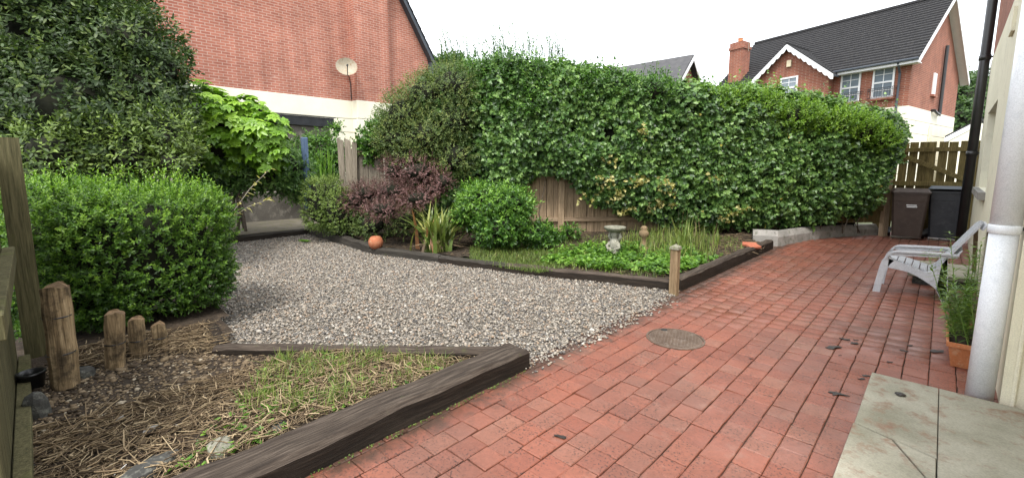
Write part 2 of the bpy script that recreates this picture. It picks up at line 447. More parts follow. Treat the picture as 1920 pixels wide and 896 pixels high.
def stones(r, P, size, flat=.65, var=.35):
    """deformed icosahedra (20 triangles each)"""
    g = (1 + 5 ** .5) / 2
    iv = unit(np.array([(-1, g, 0), (1, g, 0), (-1, -g, 0), (1, -g, 0), (0, -1, g), (0, 1, g), (0, -1, -g), (0, 1, -g), (g, 0, -1), (g, 0, 1), (-g, 0, -1), (-g, 0, 1)], float))
    fc = np.array([(0, 11, 5), (0, 5, 1), (0, 1, 7), (0, 7, 10), (0, 10, 11), (1, 5, 9), (5, 11, 4), (11, 10, 2), (10, 7, 6), (7, 1, 8), (3, 9, 4), (3, 4, 2), (3, 2, 6), (3, 6, 8), (3, 8, 9), (4, 9, 5), (2, 4, 11), (6, 2, 10), (8, 6, 7), (9, 8, 1)])
    n = len(P); sc = size * np.exp(r.normal(0, var, (n, 1))) * np.stack([r.uniform(.8, 1.3, n), r.uniform(.7, 1.0, n), r.uniform(flat * .8, flat * 1.2, n)], 1)
    V = iv[None] * sc[:, None, :] * r.uniform(.86, 1.14, (n, 12, 1))
    az = r.uniform(0, 6.28, n); tl = r.normal(0, .35, n)
    c, s_ = np.cos(tl)[:, None], np.sin(tl)[:, None]; y = V[..., 1] * c - V[..., 2] * s_; z = V[..., 1] * s_ + V[..., 2] * c; V[..., 1] = y; V[..., 2] = z
    c, s_ = np.cos(az)[:, None], np.sin(az)[:, None]; x = V[..., 0] * c - V[..., 1] * s_; y = V[..., 0] * s_ + V[..., 1] * c; V[..., 0] = x; V[..., 1] = y
    V = V + P[:, None, :]
    return V.reshape(-1, 3), (fc[None] + (np.arange(n) * 12)[:, None, None]).reshape(-1, 3), np.repeat(r.uniform(0, 1, n), 12)
def sheet(name, poly, z, mat, label=None, kind='structure', res=0.0, zf=None):
    """flat (or gently uneven) ground sheet from a polygon"""
    m = MB()
    if res <= 0: m.add([(x, y, z) for x, y in poly], [tuple(range(len(poly)))])
    else:
        a = np.array(poly); lo, hi = a.min(0), a.max(0); nx, ny = [int((hi[i] - lo[i]) / res) + 2 for i in (0, 1)]
        xs = lo[0] + np.arange(nx) * res; ys = lo[1] + np.arange(ny) * res
        XX, YY = np.meshgrid(xs, ys); Q = np.stack([XX, YY], -1).reshape(-1, 2); zz = np.array([zf(*q) for q in Q])
        cen = Q + res / 2; inside = in_poly(cen, poly); f_ = []
        for j in range(ny - 1):
            for i in range(nx - 1):
                if inside[j * nx + i]: f_.append((j * nx + i, j * nx + i + 1, (j + 1) * nx + i + 1, (j + 1) * nx + i))
        m.add([(q[0], q[1], w) for q, w in zip(Q, zz)], f_)
    o = m.build(name, mat, smooth=res > 0); return tag(o, label, kind=kind)
def copy_tree(o, parent=None):
    c = o.copy(); col.objects.link(c); c.parent = parent
    for chd in o.children: copy_tree(chd, c)
    return c

# ------------------------------------------------------------------ the material set
def paver_mat():
    t = NT('paver'); oi = t.n.new('ShaderNodeObjectInfo'); a = t.n.new('ShaderNodeAttribute'); a.attribute_name = 'tint'
    rnd = t.math('FRACT', t.math('ADD', oi.outputs['Random'], a.outputs['Fac']))
    v = t.coords('World')
    c = t.ramp(rnd, [(0, (.165, .054, .033)), (.3, (.195, .063, .038)), (.6, (.215, .072, .043)), (.85, (.18, .069, .045)), (1, (.215, .088, .056))])
    c = t.mix(t.math('MULTIPLY', t.bw(t.noise(v, 1.3, 6, .62), .44, .64), .45), c, (.105, .056, .042))
    c = t.mix(t.math('MULTIPLY', t.bw(t.noise(v, 5.5, 6, .7), .56, .72), .5), c, (.22, .125, .092))
    c = t.mix(.5, c, t.ramp(t.noise(v, 38, 5, .7), [(.25, (.55, .55, .55)), (.75, (1.35, 1.35, 1.35))]), 'MULTIPLY')
    spk = t.bw(t.noise(v, 80, 2, .6), .575, .62)
    gate = t.bw(t.noise(v, 3.4, 3), .38, .55)
    sp = t.math('MULTIPLY', spk, gate)
    sxyz = t.n.new('ShaderNodeSeparateXYZ'); gpos = t.n.new('ShaderNodeNewGeometry'); t.l.new(gpos.outputs['Position'], sxyz.inputs[0])
    grime = t.math('SUBTRACT', t.math('MULTIPLY', t.math('ADD', sxyz.outputs['X'], 1.93), -4.2), t.math('MULTIPLY', t.math('SUBTRACT', t.noise(v, 7, 5, .7), .5), -3.0))
    c = t.mix(t.math('MULTIPLY', t.bw(grime, .05, .8), .8), c, (.035, .026, .018))
    c = t.mix(t.math('MULTIPLY', sp, .85), c, (.035, .02, .016))
    h = t.math('SUBTRACT', t.noise(v, 90, 5, .7), t.math('MULTIPLY', sp, .6))
    t.bump(h, .35, .004)
    ro = t.ramp(t.noise(v, 1.7, 4), [(.35, (.36, .36, .36)), (.65, (.66, .66, .66))])
    t.fin(c, ro, .4)
paver_mat()
mat_noise('joint_sand', (.03, .02, .016), (.06, .038, .03), (.04, .045, .02), 9, .95, .4, 120, 'World')
mat_noise('lawn_soil', (.05, .06, .025), (.08, .09, .04), None, 3, .95, .3, 40, 'World')
mat_noise('gravel_bed', (.09, .078, .062), (.16, .14, .115), None, 20, .95, .4, 120, 'World')
mat_noise('soil', (.022, .015, .01), (.05, .036, .024), (.07, .05, .032), 7, .95, .7, 45, 'World', bd=.02)
mat_noise('path_concrete', (.09, .08, .06), (.16, .14, .11), (.1, .1, .03), 3.2, .9, .4, 60, 'World')
mat_noise('planter_concrete', (.07, .062, .052), (.15, .135, .115), (.22, .2, .17), 1.8, .9, .4, 45, 'World')
mat_noise('kerb_concrete', (.2, .19, .175), (.33, .31, .285), (.14, .14, .11), 3, .9, .4, 70, 'World')
mat_tint('gravel_stone', [(0, (.075, .072, .07)), (.2, (.15, .138, .125)), (.45, (.24, .212, .175)), (.7, (.31, .275, .225)), (.84, (.24, .165, .11)), (.95, (.37, .34, .295)), (1, (.44, .415, .37))], .7, .35)
mat_tint('mulch_stone', [(0, (.025, .018, .011)), (.3, (.07, .048, .028)), (.6, (.14, .1, .058)), (.88, (.2, .15, .095)), (1, (.36, .31, .23))], .8)
mat_tint('dead_stem', [(0, (.035, .024, .016)), (.4, (.11, .075, .045)), (.75, (.26, .19, .11)), (1, (.4, .31, .19))], .8)
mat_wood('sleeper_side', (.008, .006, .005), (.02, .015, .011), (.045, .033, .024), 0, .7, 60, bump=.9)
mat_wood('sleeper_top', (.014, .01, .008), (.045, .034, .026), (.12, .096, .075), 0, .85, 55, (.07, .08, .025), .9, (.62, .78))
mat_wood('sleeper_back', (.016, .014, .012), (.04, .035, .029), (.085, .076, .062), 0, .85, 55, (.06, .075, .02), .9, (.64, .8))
mat_wood('fence_old', (.035, .032, .016), (.085, .077, .037), (.15, .132, .07), 2, .9, 60, (.09, .1, .025))
mat_wood('fence_board', (.16, .115, .072), (.31, .225, .145), (.45, .34, .23), 2, .9, 60, (.1, .085, .05))
mat_wood('fence_rail', (.16, .115, .075), (.31, .225, .15), (.46, .36, .25), 0, .9, 60)
mat_wood('gate_board', (.055, .042, .016), (.13, .1, .04), (.22, .17, .075), 2, .9, 60, (.12, .125, .03))
mat_wood('grey_board', (.1, .085, .065), (.2, .17, .13), (.33, .29, .23), 2, .9, 60)
mat_wood('log_wood', (.055, .037, .02), (.22, .155, .085), (.42, .32, .19), 2, .9, 55, (.03, .023, .015), 1.0, (.46, .58))
mat_noise('log_end', (.07, .045, .025), (.2, .13, .07), None, 25, .9, .5, 90)
mat_wood('small_post', (.09, .06, .032), (.2, .14, .08), (.3, .23, .14), 2, .85, 60, (.08, .09, .03))
mat_noise('post_cap', (.16, .15, .11), (.26, .25, .19), (.1, .12, .04), 14, .9, .4, 90)
mat_wood('blue_paint', (.06, .095, .16), (.085, .13, .21), (.13, .175, .25), 2, .6, 40)
mat_noise('rock', (.03, .03, .028), (.07, .068, .06), (.13, .13, .11), 9, .9, .7, 50)
mat_noise('terracotta', (.42, .15, .06), (.52, .2, .085), (.5, .28, .16), 7, .75, .15, 90)
mat_noise('terracotta_ball', (.28, .09, .042), (.38, .135, .065), (.4, .21, .12), 9, .85, .2, 90)
mat_noise('old_stone', (.22, .21, .17), (.4, .385, .33), (.12, .135, .07), 14, .95, .6, 60)
mat_noise('mossy_stone', (.13, .125, .095), (.26, .25, .2), (.07, .085, .04), 14, .95, .8, 50)
mat_noise('slab_stone', (.19, .18, .13), (.34, .32, .255), (.2, .12, .08), 2.6, .85, .35, 110, 'World')
mat_noise('iron', (.085, .055, .038), (.15, .105, .075), (.19, .15, .12), 7, .55, .35, 120, spec=.5, metal=.35)
mat_noise('render_cream', (.74, .7, .56), (.8, .77, .64), None, 2, .85, .12, 160)
mat_noise('house_cream', (.68, .64, .49), (.75, .71, .56), (.63, .59, .46), 1.5, .8, .15, 140)
mat_noise('white_paint', (.74, .75, .76), (.8, .8, .81), None, 4, .5, .05, 80)
mat_noise('white_pipe', (.72, .75, .79), (.78, .8, .83), (.67, .7, .74), 5, .4, .06, 160, spec=.5)
mat_noise('black_plastic', (.012, .012, .013), (.022, .021, .021), None, 6, .35, .05, 90, spec=.5)
mat_noise('bin_brown', (.042, .028, .022), (.062, .042, .033), (.07, .05, .04), 4, .5, .06, 150, spec=.4)
mat_noise('bin_black', (.02, .022, .026), (.034, .036, .042), (.045, .045, .05), 4, .5, .06, 150, spec=.4)
mat_noise('bin_lid', (.06, .075, .09), (.09, .105, .125), None, 4, .4, .06, 150, spec=.5)
mat_noise('chair_plastic', (.42, .43, .46), (.5, .51, .53), (.38, .38, .39), 8, .45, .06, 120, spec=.45)
mat_noise('slate_fascia', (.05, .06, .075), (.075, .085, .1), None, 3, .6, .1, 60)
mat_noise('roof_tile', (.016, .016, .018), (.03, .029, .031), (.05, .047, .043), 5, .85, .5, 40)
mat_noise('far_roof', (.06, .06, .065), (.09, .088, .09), None, 3, .9, .3, 30)
mat_noise('dark_roof', (.012, .013, .015), (.028, .03, .034), None, 6, .6, .2, 40)
mat_noise('dish_metal', (.3, .26, .19), (.38, .33, .25), (.26, .17, .09), 4, .5, .05, 60)
mat_noise('alarm_box', (.6, .52, .36), (.66, .58, .42), None, 4, .6, 0, 60)
mat_noise('bark', (.06, .048, .035), (.13, .105, .08), None, 20, .9, .5, 70)
mat_noise('pale_bark', (.2, .175, .14), (.32, .29, .24), None, 20, .9, .4, 70)
mat_noise('shade_core', (.008, .01, .005), (.02, .021, .011), None, 9, .95, .6, 30)  # near-black colour stands in for shade inside the foliage
mat_noise('wet_leaf', (.012, .009, .008), (.03, .022, .016), None, 30, .45, .4, 90)
mat_noise('green_leaf', (.09, .17, .03), (.15, .25, .05), None, 30, .5, .2, 90)
mat_noise('paper_label', (.7, .7, .68), (.78, .78, .76), None, 8, .6, 0, 90)
mat_noise('broken_brick', (.3, .09, .05), (.4, .14, .08), None, 15, .9, .3, 90)
mat_noise('curtain', (.6, .6, .58), (.7, .7, .68), None, 5, .9, 0, 40, stretch=(6, 6, .5))
mat_noise('window_room', (.035, .04, .048), (.06, .065, .07), None, 2, .9, 0, 40)
mat_brick('brick_left', (.4, .155, .105), (.31, .112, .078), (.44, .31, .25), pale=(.52, .38, .31))
mat_brick('brick_right', (.30, .105, .065), (.22, .075, .05), (.32, .22, .17), paleamt=(.66, .76))
mat_brick('brick_own', (.3, .11, .07), (.24, .08, .055), (.3, .22, .18))
t = NT('pane'); t.fin((.35, .42, .48), .04, .8); t.b.inputs['Transmission Weight'].default_value = .55
# foliage
mat_leaf('leaf_ivy', (.03, .064, .02), (.08, .17, .04), (.2, .33, .085), .4, .32, .46, odd=(.5, .42, .08))
mat_leaf('leaf_hedge', (.028, .068, .01), (.09, .19, .02), (.24, .39, .045), .45, .36)
mat_leaf('leaf_dark', (.024, .045, .014), (.06, .1, .028), (.15, .2, .05), .5, .24, .35)
mat_leaf('leaf_fatsia', (.06, .14, .012), (.17, .33, .025), (.32, .5, .05), .4, .35)
mat_leaf('leaf_privet', (.05, .11, .014), (.15, .28, .024), (.28, .42, .045), .45, .35)
mat_leaf('leaf_cotoneaster', (.045, .075, .024), (.11, .165, .045), (.22, .25, .07), .5, .28, .35, odd=(.25, .1, .06))
mat_leaf('leaf_purple', (.06, .035, .028), (.15, .075, .072), (.3, .17, .155), .5, .25, .35)
mat_leaf('leaf_laurel', (.03, .08, .014), (.085, .195, .026), (.23, .4, .06), .36, .3)
mat_leaf('leaf_box', (.045, .08, .016), (.115, .175, .032), (.21, .29, .06), .5, .25)
mat_leaf('leaf_tree', (.02, .048, .016), (.05, .1, .026), (.1, .175, .04), .5, .25)
mat_leaf('leaf_weed', (.045, .11, .016), (.12, .25, .03), (.24, .4, .06), .45, .35)
mat_leaf('leaf_grass', (.06, .1, .018), (.14, .21, .036), (.3, .32, .09), .5, .3)
mat_leaf('leaf_flax', (.06, .1, .02), (.15, .21, .045), (.38, .38, .12), .4, .2, .45, odd=(.32, .15, .07))
mat_leaf('leaf_yellow', (.16, .16, .04), (.4, .36, .1), (.62, .58, .26), .45, .35)
mat_leaf('leaf_fern', (.05, .11, .02), (.12, .22, .03), (.24, .34, .06), .45, .35)

# ------------------------------------------------------------------ the ground
sheet('ground', [(-300, -300), (300, -300), (300, 300), (-300, 300)], -.06, 'lawn_soil')
PV_P, PV_X0 = .1437, .056
kerb_line = [(-2.17, 9.62), (-1.98, 10.5), (-1.75, 11.35), (-1.32, 12.2), (-.9, 12.85)]
def left_edge(y):
    if y < 9.62: return -2.16
    xs = [q[1] for q in kerb_line]; return float(np.interp(y, xs, [q[0] for q in kerb_line]))
paving = sheet('paving', [(-2.25, .1), (.55, .1), (.62, 13.6), (-.8, 13.6), (-.8, 12.85)] + kerb_line[::-1][1:] + [(-2.25, 9.6)], -.012, 'joint_sand')
PVL = (.1437, .172, .2)
def paver_template(L, j):
    r = np.random.default_rng(int(L * 1e4) + j); hx, hy, c = (PV_P - .0055) / 2, (L - .0055) / 2, .004
    ring = np.array([(-1, -1), (1, -1), (1, 1), (-1, 1)], float)
    def lay(k, z, jit): return np.c_[ring * np.array([hx - k, hy - k]) + r.normal(0, jit, (4, 2)), np.full(4, z)]
    top = lay(c, 0, .0014); top[:, 2] += r.normal(0, .0012, 4)
    V = np.r_[lay(0, -.04, .0), lay(0, -c, .0014), top]
    f_ = [(a + k, a + (k + 1) % 4, a + 4 + (k + 1) % 4, a + 4 + k) for a in (0, 4) for k in range(4)] + [(8, 9, 10, 11)]
    return V, f_
paver_t = {}; paver_me = {}
for L in PVL:
    for j in range(5):
        V, f_ = paver_template(L, j); paver_t[(L, j)] = (V, np.array(f_))
        me = bpy.data.meshes.new('paver'); me.from_pydata([tuple(q) for q in V], [], f_); me.materials.append(MATS['paver']); paver_me[(L, j)] = me
slots = []
for k in range(-4, 16):
    x0 = PV_X0 - (k + 1) * PV_P; xc = x0 + PV_P / 2; y = .15 - random.random() * .2
    while y < 13.5:
        L = random.choices(PVL, (5, 4, .6))[0]; yc = y + L / 2; y += L
        if xc + PV_P / 2 < left_edge(yc) + .03 or xc > .6: continue
        if (xc + .3) > 0 and yc < 3.9 and xc > -.15: continue
        slots.append((xc, yc, L, random.randrange(5), random.gauss(0, .01), random.gauss(0, .0018)))
def seen(q):
    u_, v_, d = project((q[0], q[1], 0)); return d > .2 and -40 < u_ < IW + 40 and -20 < v_ < IH + 40
slots.sort(key=lambda q: (0 if seen(q) else 1, math.hypot(q[0], q[1])))
for q in slots[:300]:
    o = bpy.data.objects.new('paver', paver_me[(q[2], q[3])]); col.objects.link(o); o.parent = paving
    o.location = (q[0], q[1], q[5]); o.rotation_euler.z = q[4]
parts = []
for q in slots[300:]:
    V, f_ = paver_t[(q[2], q[3])]; c, s_ = math.cos(q[4]), math.sin(q[4])
    W_ = np.c_[V[:, 0] * c - V[:, 1] * s_ + q[0], V[:, 0] * s_ + V[:, 1] * c + q[1], V[:, 2] + q[5]]
    parts.append((W_, f_, np.full(len(V), random.random())))
V, Fv, T = merge(parts); o = np_mesh('paver_field', V, Fv, 'paver', paving, T); o['kind'] = 'stuff'

grav_poly = [(-2.12, 2.4), (-2.08, 2.83), (-2.05, 3.33), (-2.05, 4.0), (-2.13, 4.95), (-2.2, 5.3), (-4.5, 4.72), (-5.65, 4.38), (-7.2, 4.05), (-10.25, 4.3), (-10.15, 2.45), (-6.2, 1.3), (-5.0, 1.05), (-3.9, .95), (-2.3, 2.5)]
sheet('gravel_base', grav_poly, -.006, 'gravel_bed')
Q = scatter(rng, grav_poly, 72000)
edge = (Q[:, 0] > -2.15) & (rng.random(len(Q)) < .45)
Q = Q[~edge]
z = .006 + .014 * rng.random(len(Q)) + .01 * wob(np.c_[Q, np.zeros(len(Q))], 2.5)
V, Fv, T = stones(rng, np.c_[Q, z], .0083)
tag(np_mesh('gravel', V, Fv, 'gravel_stone', None, T, smooth=True), 'grey and tan rounded gravel filling the seating area', kind='stuff')
Q = np.c_[rng.uniform(-2.1, -1.9, 70), rng.uniform(2.4, 5, 70), np.full(70, .006)]; Q[:, 0] = -2.07 + np.abs(rng.normal(0, .03, 70))
V, Fv, T = stones(rng, Q, .0095)
tag(np_mesh('stray_gravel', V, Fv, 'gravel_stone', None, T, smooth=True), 'loose stones spilled from the gravel onto red pavers', kind='stuff')

front_poly = [(-2.3, -.6), (-2.3, 2.4), (-3.95, .98), (-5.2, 1.2), (-5.6, .2), (-4.8, -.3)]
def front_z(x, y): return .075 + .03 * math.sin(2.2 * x + 1) * math.sin(1.9 * y) + .05 * max(0, min(1, (-x - 3.0) / 1.5))
sheet('front_bed_soil', front_poly, 0, 'soil', res=.08, zf=front_z)
back_poly = [(-2.25, 5.3), (-2.28, 9.25), (-2.6, 9.6), (-2.3, 10.4), (-2.1, 11.1), (-1.8, 11.8), (-1.35, 12.6), (-1.1, 13.4), (-2.0, 13.6), (-5.8, 9.0), (-11, 7.0), (-11.4, 5.2), (-10.2, 4.4), (-7.2, 4.15), (-4.5, 4.8)]
fA = np.array([-5.7, 7.5]); fu = np.array([.682, .731]); fu /= np.linalg.norm(fu); fn = np.array([-fu[1], fu[0]])
def fl(t_, off=0.0, z=0.0): q = fA + fu * t_ + fn * off; return np.array([q[0], q[1], z])
def back_z(x, y):
    d = -((np.array([x, y]) - fA) @ fn)            # metres in front of the fence
    return .085 + .07 * max(0, min(1, (1.6 - d) / 1.6)) + .02 * math.sin(3.1 * x) * math.sin(2.7 * y + 1)
sheet('back_bed_soil', back_poly, 0, 'soil', res=.12, zf=back_z)
sheet('back_path', [(-10.3, 2.3), (-10.35, 4.35), (-11.6, 5.3), (-13.2, 5.6), (-13.2, 2.0)], .125, 'path_concrete')
sheet('neighbour_garden', [(-10.3, -3), (-5.3, -3), (-5.0, .9), (-6.2, 1.3), (-10.2, 2.35), (-13, 2.4), (-13, -3)], .02, 'soil')

# ------------------------------------------------------------------ neighbours: brick gable house on the left
def band(m, lo, hi): m.box(lo, hi)
LX = -14.72
hl = thing('brick_house', 'large red brick gable house with cream rendered base and satellite dish on it', 'house', (LX - 4, 5.7, 0))
apexY, apexZ, eY, eZ = 5.7, 13.75, 10.85, 5.69
m = MB(); m.extr([(LX, .5, 3.7), (LX, 10.9, 3.7), (LX, 10.9, 5.66), (LX, apexY, apexZ), (LX, .5, 5.66)], (-9, 0, 0)); m.build('wall', 'brick_left', hl)
m = MB(); m.box((LX - .02, 7.72, 3.702), (LX + .36, 8.98, 11.2)); m.build('chimney_breast', 'brick_left', hl)
zs = [-.05, .55, 1.1, 1.65, 2.2, 2.65, 3.1, 3.7]
for a_, b_ in zip(zs[:-1], zs[1:]):
    m = MB(); m.box((LX - 8.9, .5, a_ + .008), (LX + .03, 10.93, b_ - .008), ch=.006); m.build('render_band', 'render_cream', hl)
    m = MB(); m.box((LX + .031, 7.69, a_ + .008), (LX + .39, 9.01, b_ - .008), ch=.006); m.build('render_band', 'render_cream', hl)
rf = MB()
for sgn, e in ((1, 11.25), (-1, .15)):
    sl = (apexZ - eZ) / (10.85 - apexY); N_ = 34
    for k in range(N_):
        s0, s1 = k / N_, (k + 1) / N_
        y0, y1 = apexY + (e - apexY) * s0, apexY + (e - apexY) * s1
        z0, z1 = apexZ + .12 - sl * abs(y0 - apexY), apexZ + .12 - sl * abs(y1 - apexY)
        rf.extr([(LX + .28, y0, z0), (LX + .28, y1, z1), (LX + .28, y1, z1 + .07), (LX + .28, y0, z0 + .03)], (-9.5, 0, 0))
rfo = rf.build('roof', 'roof_tile', hl)
m = MB()
for e in (11.2, .2):
    z1 = apexZ - sl * abs(e - apexY)
    m.extr([(LX + .2, apexY, apexZ - .12), (LX + .2, e, z1 - .12), (LX + .2, e, z1 + .1), (LX + .2, apexY, apexZ + .1)], (.045, 0, 0))
m.build('bargeboard', 'slate_fascia', rfo)
m = MB()
for e in (11.18, .22):
    z1 = apexZ - sl * abs(e - apexY)
    m.extr([(LX + .2, apexY, apexZ - .1), (LX + .2, e, z1 - .1), (LX + .2, e, z1 - .06), (LX + .2, apexY, apexZ - .06)], (-.22, 0, 0))
m.build('soffit', 'slate_fascia', rfo)
m = MB(); z1 = apexZ - sl * abs(11.0 - apexY); m.extr([(LX + .22, 10.9, z1 - .02), (LX + .22, 11.2, z1 - .45), (LX + .22, 11.2, z1 - .6), (LX + .22, 10.9, z1 - .6)], (-.5, 0, 0)); m.build('eaves_box', 'slate_fascia', rfo)
# satellite dish
dc = np.array([LX + .55, 7.3, 4.68])
sd_t = thing('satellite_dish', 'weathered oval satellite dish bolted to the red brick wall', 'satellite dish', dc)
m = MB(); nrm = np.array([.86, -.36, .3]); nrm /= np.linalg.norm(nrm); ax1 = np.cross(nrm, (0, 0, 1)); ax1 /= np.linalg.norm(ax1); ax2 = np.cross(ax1, nrm)
P, f_ = [], []; nr, ns = 6, 28
for side in (0, 1):
    for i in range(nr + 1):
        s_ = i / nr
        for k in range(ns):
            a_ = k * 2 * math.pi / ns; P.append(dc + ax1 * (.33 * s_ * math.cos(a_)) + ax2 * (.3 * s_ * math.sin(a_)) + nrm * (.11 * s_ * s_ - .11 - side * .014 + (.014 if side and i == nr else 0)))
for side in (0, 1):
    o_ = side * (nr + 1) * ns
    for i in range(nr):
        for k in range(ns):
            q = (o_ + i * ns + k, o_ + i * ns + (k + 1) % ns, o_ + (i + 1) * ns + (k + 1) % ns, o_ + (i + 1) * ns + k); f_.append(q if side else q[::-1])
m.add(P, f_); m.build('reflector', 'dish_metal', sd_t, smooth=True)
m = MB(); a0 = dc - ax2 * .3; a1 = dc + nrm * .3 - ax2 * .12
m.tube([a0 - nrm * .02, a0 + nrm * .15 - ax2 * .03, a1], .014, 6); m.build('feed_arm', 'black_plastic', sd_t)
m = MB(); m.tube([a1, a1 - nrm * .1 + ax2 * .03], .03, 8); m.build('receiver', 'black_plastic', sd_t)
m = MB(); m.tube([dc - nrm * .12, (LX + .2, 7.45, 4.62), (LX, 7.5, 4.62)], .022, 6); m.build('wall_bracket', 'slate_fascia', sd_t)
m = MB(); m.tube([(LX + .03, 7.6, 4.6), (LX + .02, 7.68, 4.3), (LX + .02, 7.69, 3.75)], .012, 5); m.build('cable', 'black_plastic', sd_t)

# ------------------------------------------------------------------ house on the right, behind the hedge
K = np.array([-1.335, 25.565, 0.0]); e1 = np.array([-.944, .329, 0]); e2 = np.array([.184, .983, 0]); ez = np.array([0, 0, 1.0])
def hp(s, z, d=0.0): return K + e1 * s + e2 * d + ez * z
hr = thing('detached_house', 'brick house with dark tiled roof and scalloped white gable above the hedge', 'house', K)
HL, HD, ZE, ZR, ZC = 9.3, 8.1, 6.19, 9.2, 4.05
MID = HD / 2
m = MB(); m.extr([hp(0, ZC), hp(0, ZC, HD), hp(0, ZE - .05, HD), hp(0, ZR - .2, MID), hp(0, ZE - .05)], e1 * HL); m.build('wall', 'brick_right', hr)
zb = [-.05, .6, 1.2, 1.8, 2.4, 2.95, 3.5, 4.05]
for a_, b_ in zip(zb[:-1], zb[1:]):
    m = MB(); m.extr([hp(-.02, a_ + .01, -.02), hp(HL, a_ + .01, -.02), hp(HL, a_ + .01, HD + .02), hp(-.02, a_ + .01, HD + .02)], ez * (b_ - a_ - .02)); m.build('render_band', 'render_cream', hr)
rf = MB(); NT_ = 22; ov = .45
for sgn in (0, 1):
    for k in range(NT_):
        s0, s1 = k / NT_, (k + 1) / NT_
        def rp(s_, lift):
            d = MID + (-(MID + ov) if sgn == 0 else (MID + ov)) * s_; return d, ZR - (ZR - ZE) * s_ * (MID + ov) / MID + lift
        d0, z0 = rp(s0, .02); d1, z1 = rp(s1, .0); d0b, z0b = rp(s0, .05); d1b, z1b = rp(s1, .115)
        rf.extr([hp(-.35, z0, d0), hp(-.35, z1, d1), hp(-.35, z1b, d1b), hp(-.35, z0b, d0b)], e1 * (HL + .5))
rfo = rf.build('roof', 'roof_tile', hr)
m = MB(); m.tube([hp(-.36, ZR + .08, MID), hp(HL + .1, ZR + .08, MID)], .11, 8); m.build('ridge_tile', 'roof_tile', rfo)
for sgn in (0, 1):
    d_e = -ov if sgn == 0 else HD + ov; ze_ = ZR - (ZR - ZE) * (MID + ov) / MID
    m = MB(); m.extr([hp(-.32, ZR - .2, MID), hp(-.32, ze_ - .2, d_e), hp(-.32, ze_ + .03, d_e), hp(-.32, ZR + .03, MID)], -e1 * .04); m.build('bargeboard', 'white_paint', rfo)
    m = MB(); m.extr([hp(-.315, ZR - .16, MID), hp(-.315, ze_ - .16, d_e), hp(-.315, ze_ - .12, d_e), hp(-.315, ZR - .12, MID)], e1 * .32); m.build('soffit', 'white_paint', rfo)
ze_ = ZR - (ZR - ZE) * (MID + ov) / MID
m = MB(); m.extr([hp(-.3, ze_ - .17, -ov + .06), hp(3.1, ze_ - .17, -ov + .06), hp(3.1, ze_ + .0, -ov + .06), hp(-.3, ze_ + .0, -ov + .06)], -e2 * .03); m.build('fascia', 'white_paint', rfo)
m = MB(); m.extr([hp(-.3, ze_ - .16, -ov + .07), hp(3.1, ze_ - .16, -ov + .07), hp(3.1, ze_ - .13, -ov + .07), hp(-.3, ze_ - .13, -ov + .07)], e2 * .45); m.build('soffit', 'white_paint', rfo)
m = MB(); m.tube([hp(-.3, ze_ - .02, -ov - .03), hp(3.1, ze_ - .02, -ov - .03)], .055, 6); m.build('gutter', 'slate_fascia', rfo)
# bay with its own gable
BD = .55; b0, b1, bap, bzA, bzE = 3.0, 6.95, 5.0, 7.5, 5.9
m = MB(); m.extr([hp(b0, ZC + .002, -BD), hp(b1, ZC + .002, -BD), hp(b1, bzE, -BD), hp(bap, bzA - .15, -BD), hp(b0, bzE, -BD)], e2 * (BD + 2.2)); m.build('bay_wall', 'brick_right', hr)
rb = MB()
for e in (b0 - .3, b1 + .3):
    for k in range(10):
        s0, s1 = k / 10, (k + 1) / 10; zz0, zz1 = bzA - (bzA - bzE + .22) * s0, bzA - (bzA - bzE + .22) * s1; q0, q1 = bap + (e - bap) * s0, bap + (e - bap) * s1
        rb.extr([hp(q0, zz0 + .0, -BD - .28), hp(q1, zz1, -BD - .28), hp(q1, zz1 + .08, -BD - .28), hp(q0, zz0 + .045, -BD - .28)], e2 * 3.2)
rbo = rb.build('bay_roof', 'roof_tile', hr)
for e in (b0 - .28, b1 + .28):
    m = MB(); n_ = 9; zl = bzE - .2; top, bot = [], []
    for k in range(n_ * 6 + 1):
        s_ = k / (n_ * 6); q = bap + (e - bap) * s_; zz = bzA + .02 - (bzA + .02 - zl) * s_
        top.append(hp(q, zz, -BD - .25)); bot.append(hp(q, zz - .22 - .075 * abs(math.sin(math.pi * k / 6)), -BD - .25))
    for k in range(n_ * 6): m.extr([top[k], top[k + 1], bot[k + 1], bot[k]], -e2 * .035)
    m.build('scalloped_bargeboard', 'white_paint', rbo)
m = MB(); m.tube([hp(bap, bzA + .07, -BD - .3), hp(bap, bzA + .07, 2.0)], .06, 6); m.build('ridge_tile', 'roof_tile', rbo)
m = MB(); m.tube([hp(b0 - .3, bzE - .26, -BD - .25), hp(b0 - .3, bzE - .26, -.3)], .05, 6); m.build('gutter', 'slate_fascia', rbo)
m = MB(); m.extr([hp(4.8, 6.45, -BD - .002), hp(5.02, 6.45, -BD - .002), hp(5.02, 6.76, -BD - .002), hp(4.8, 6.76, -BD - .002)], -e2 * .1); m.build('alarm_box', 'alarm_box', hr)
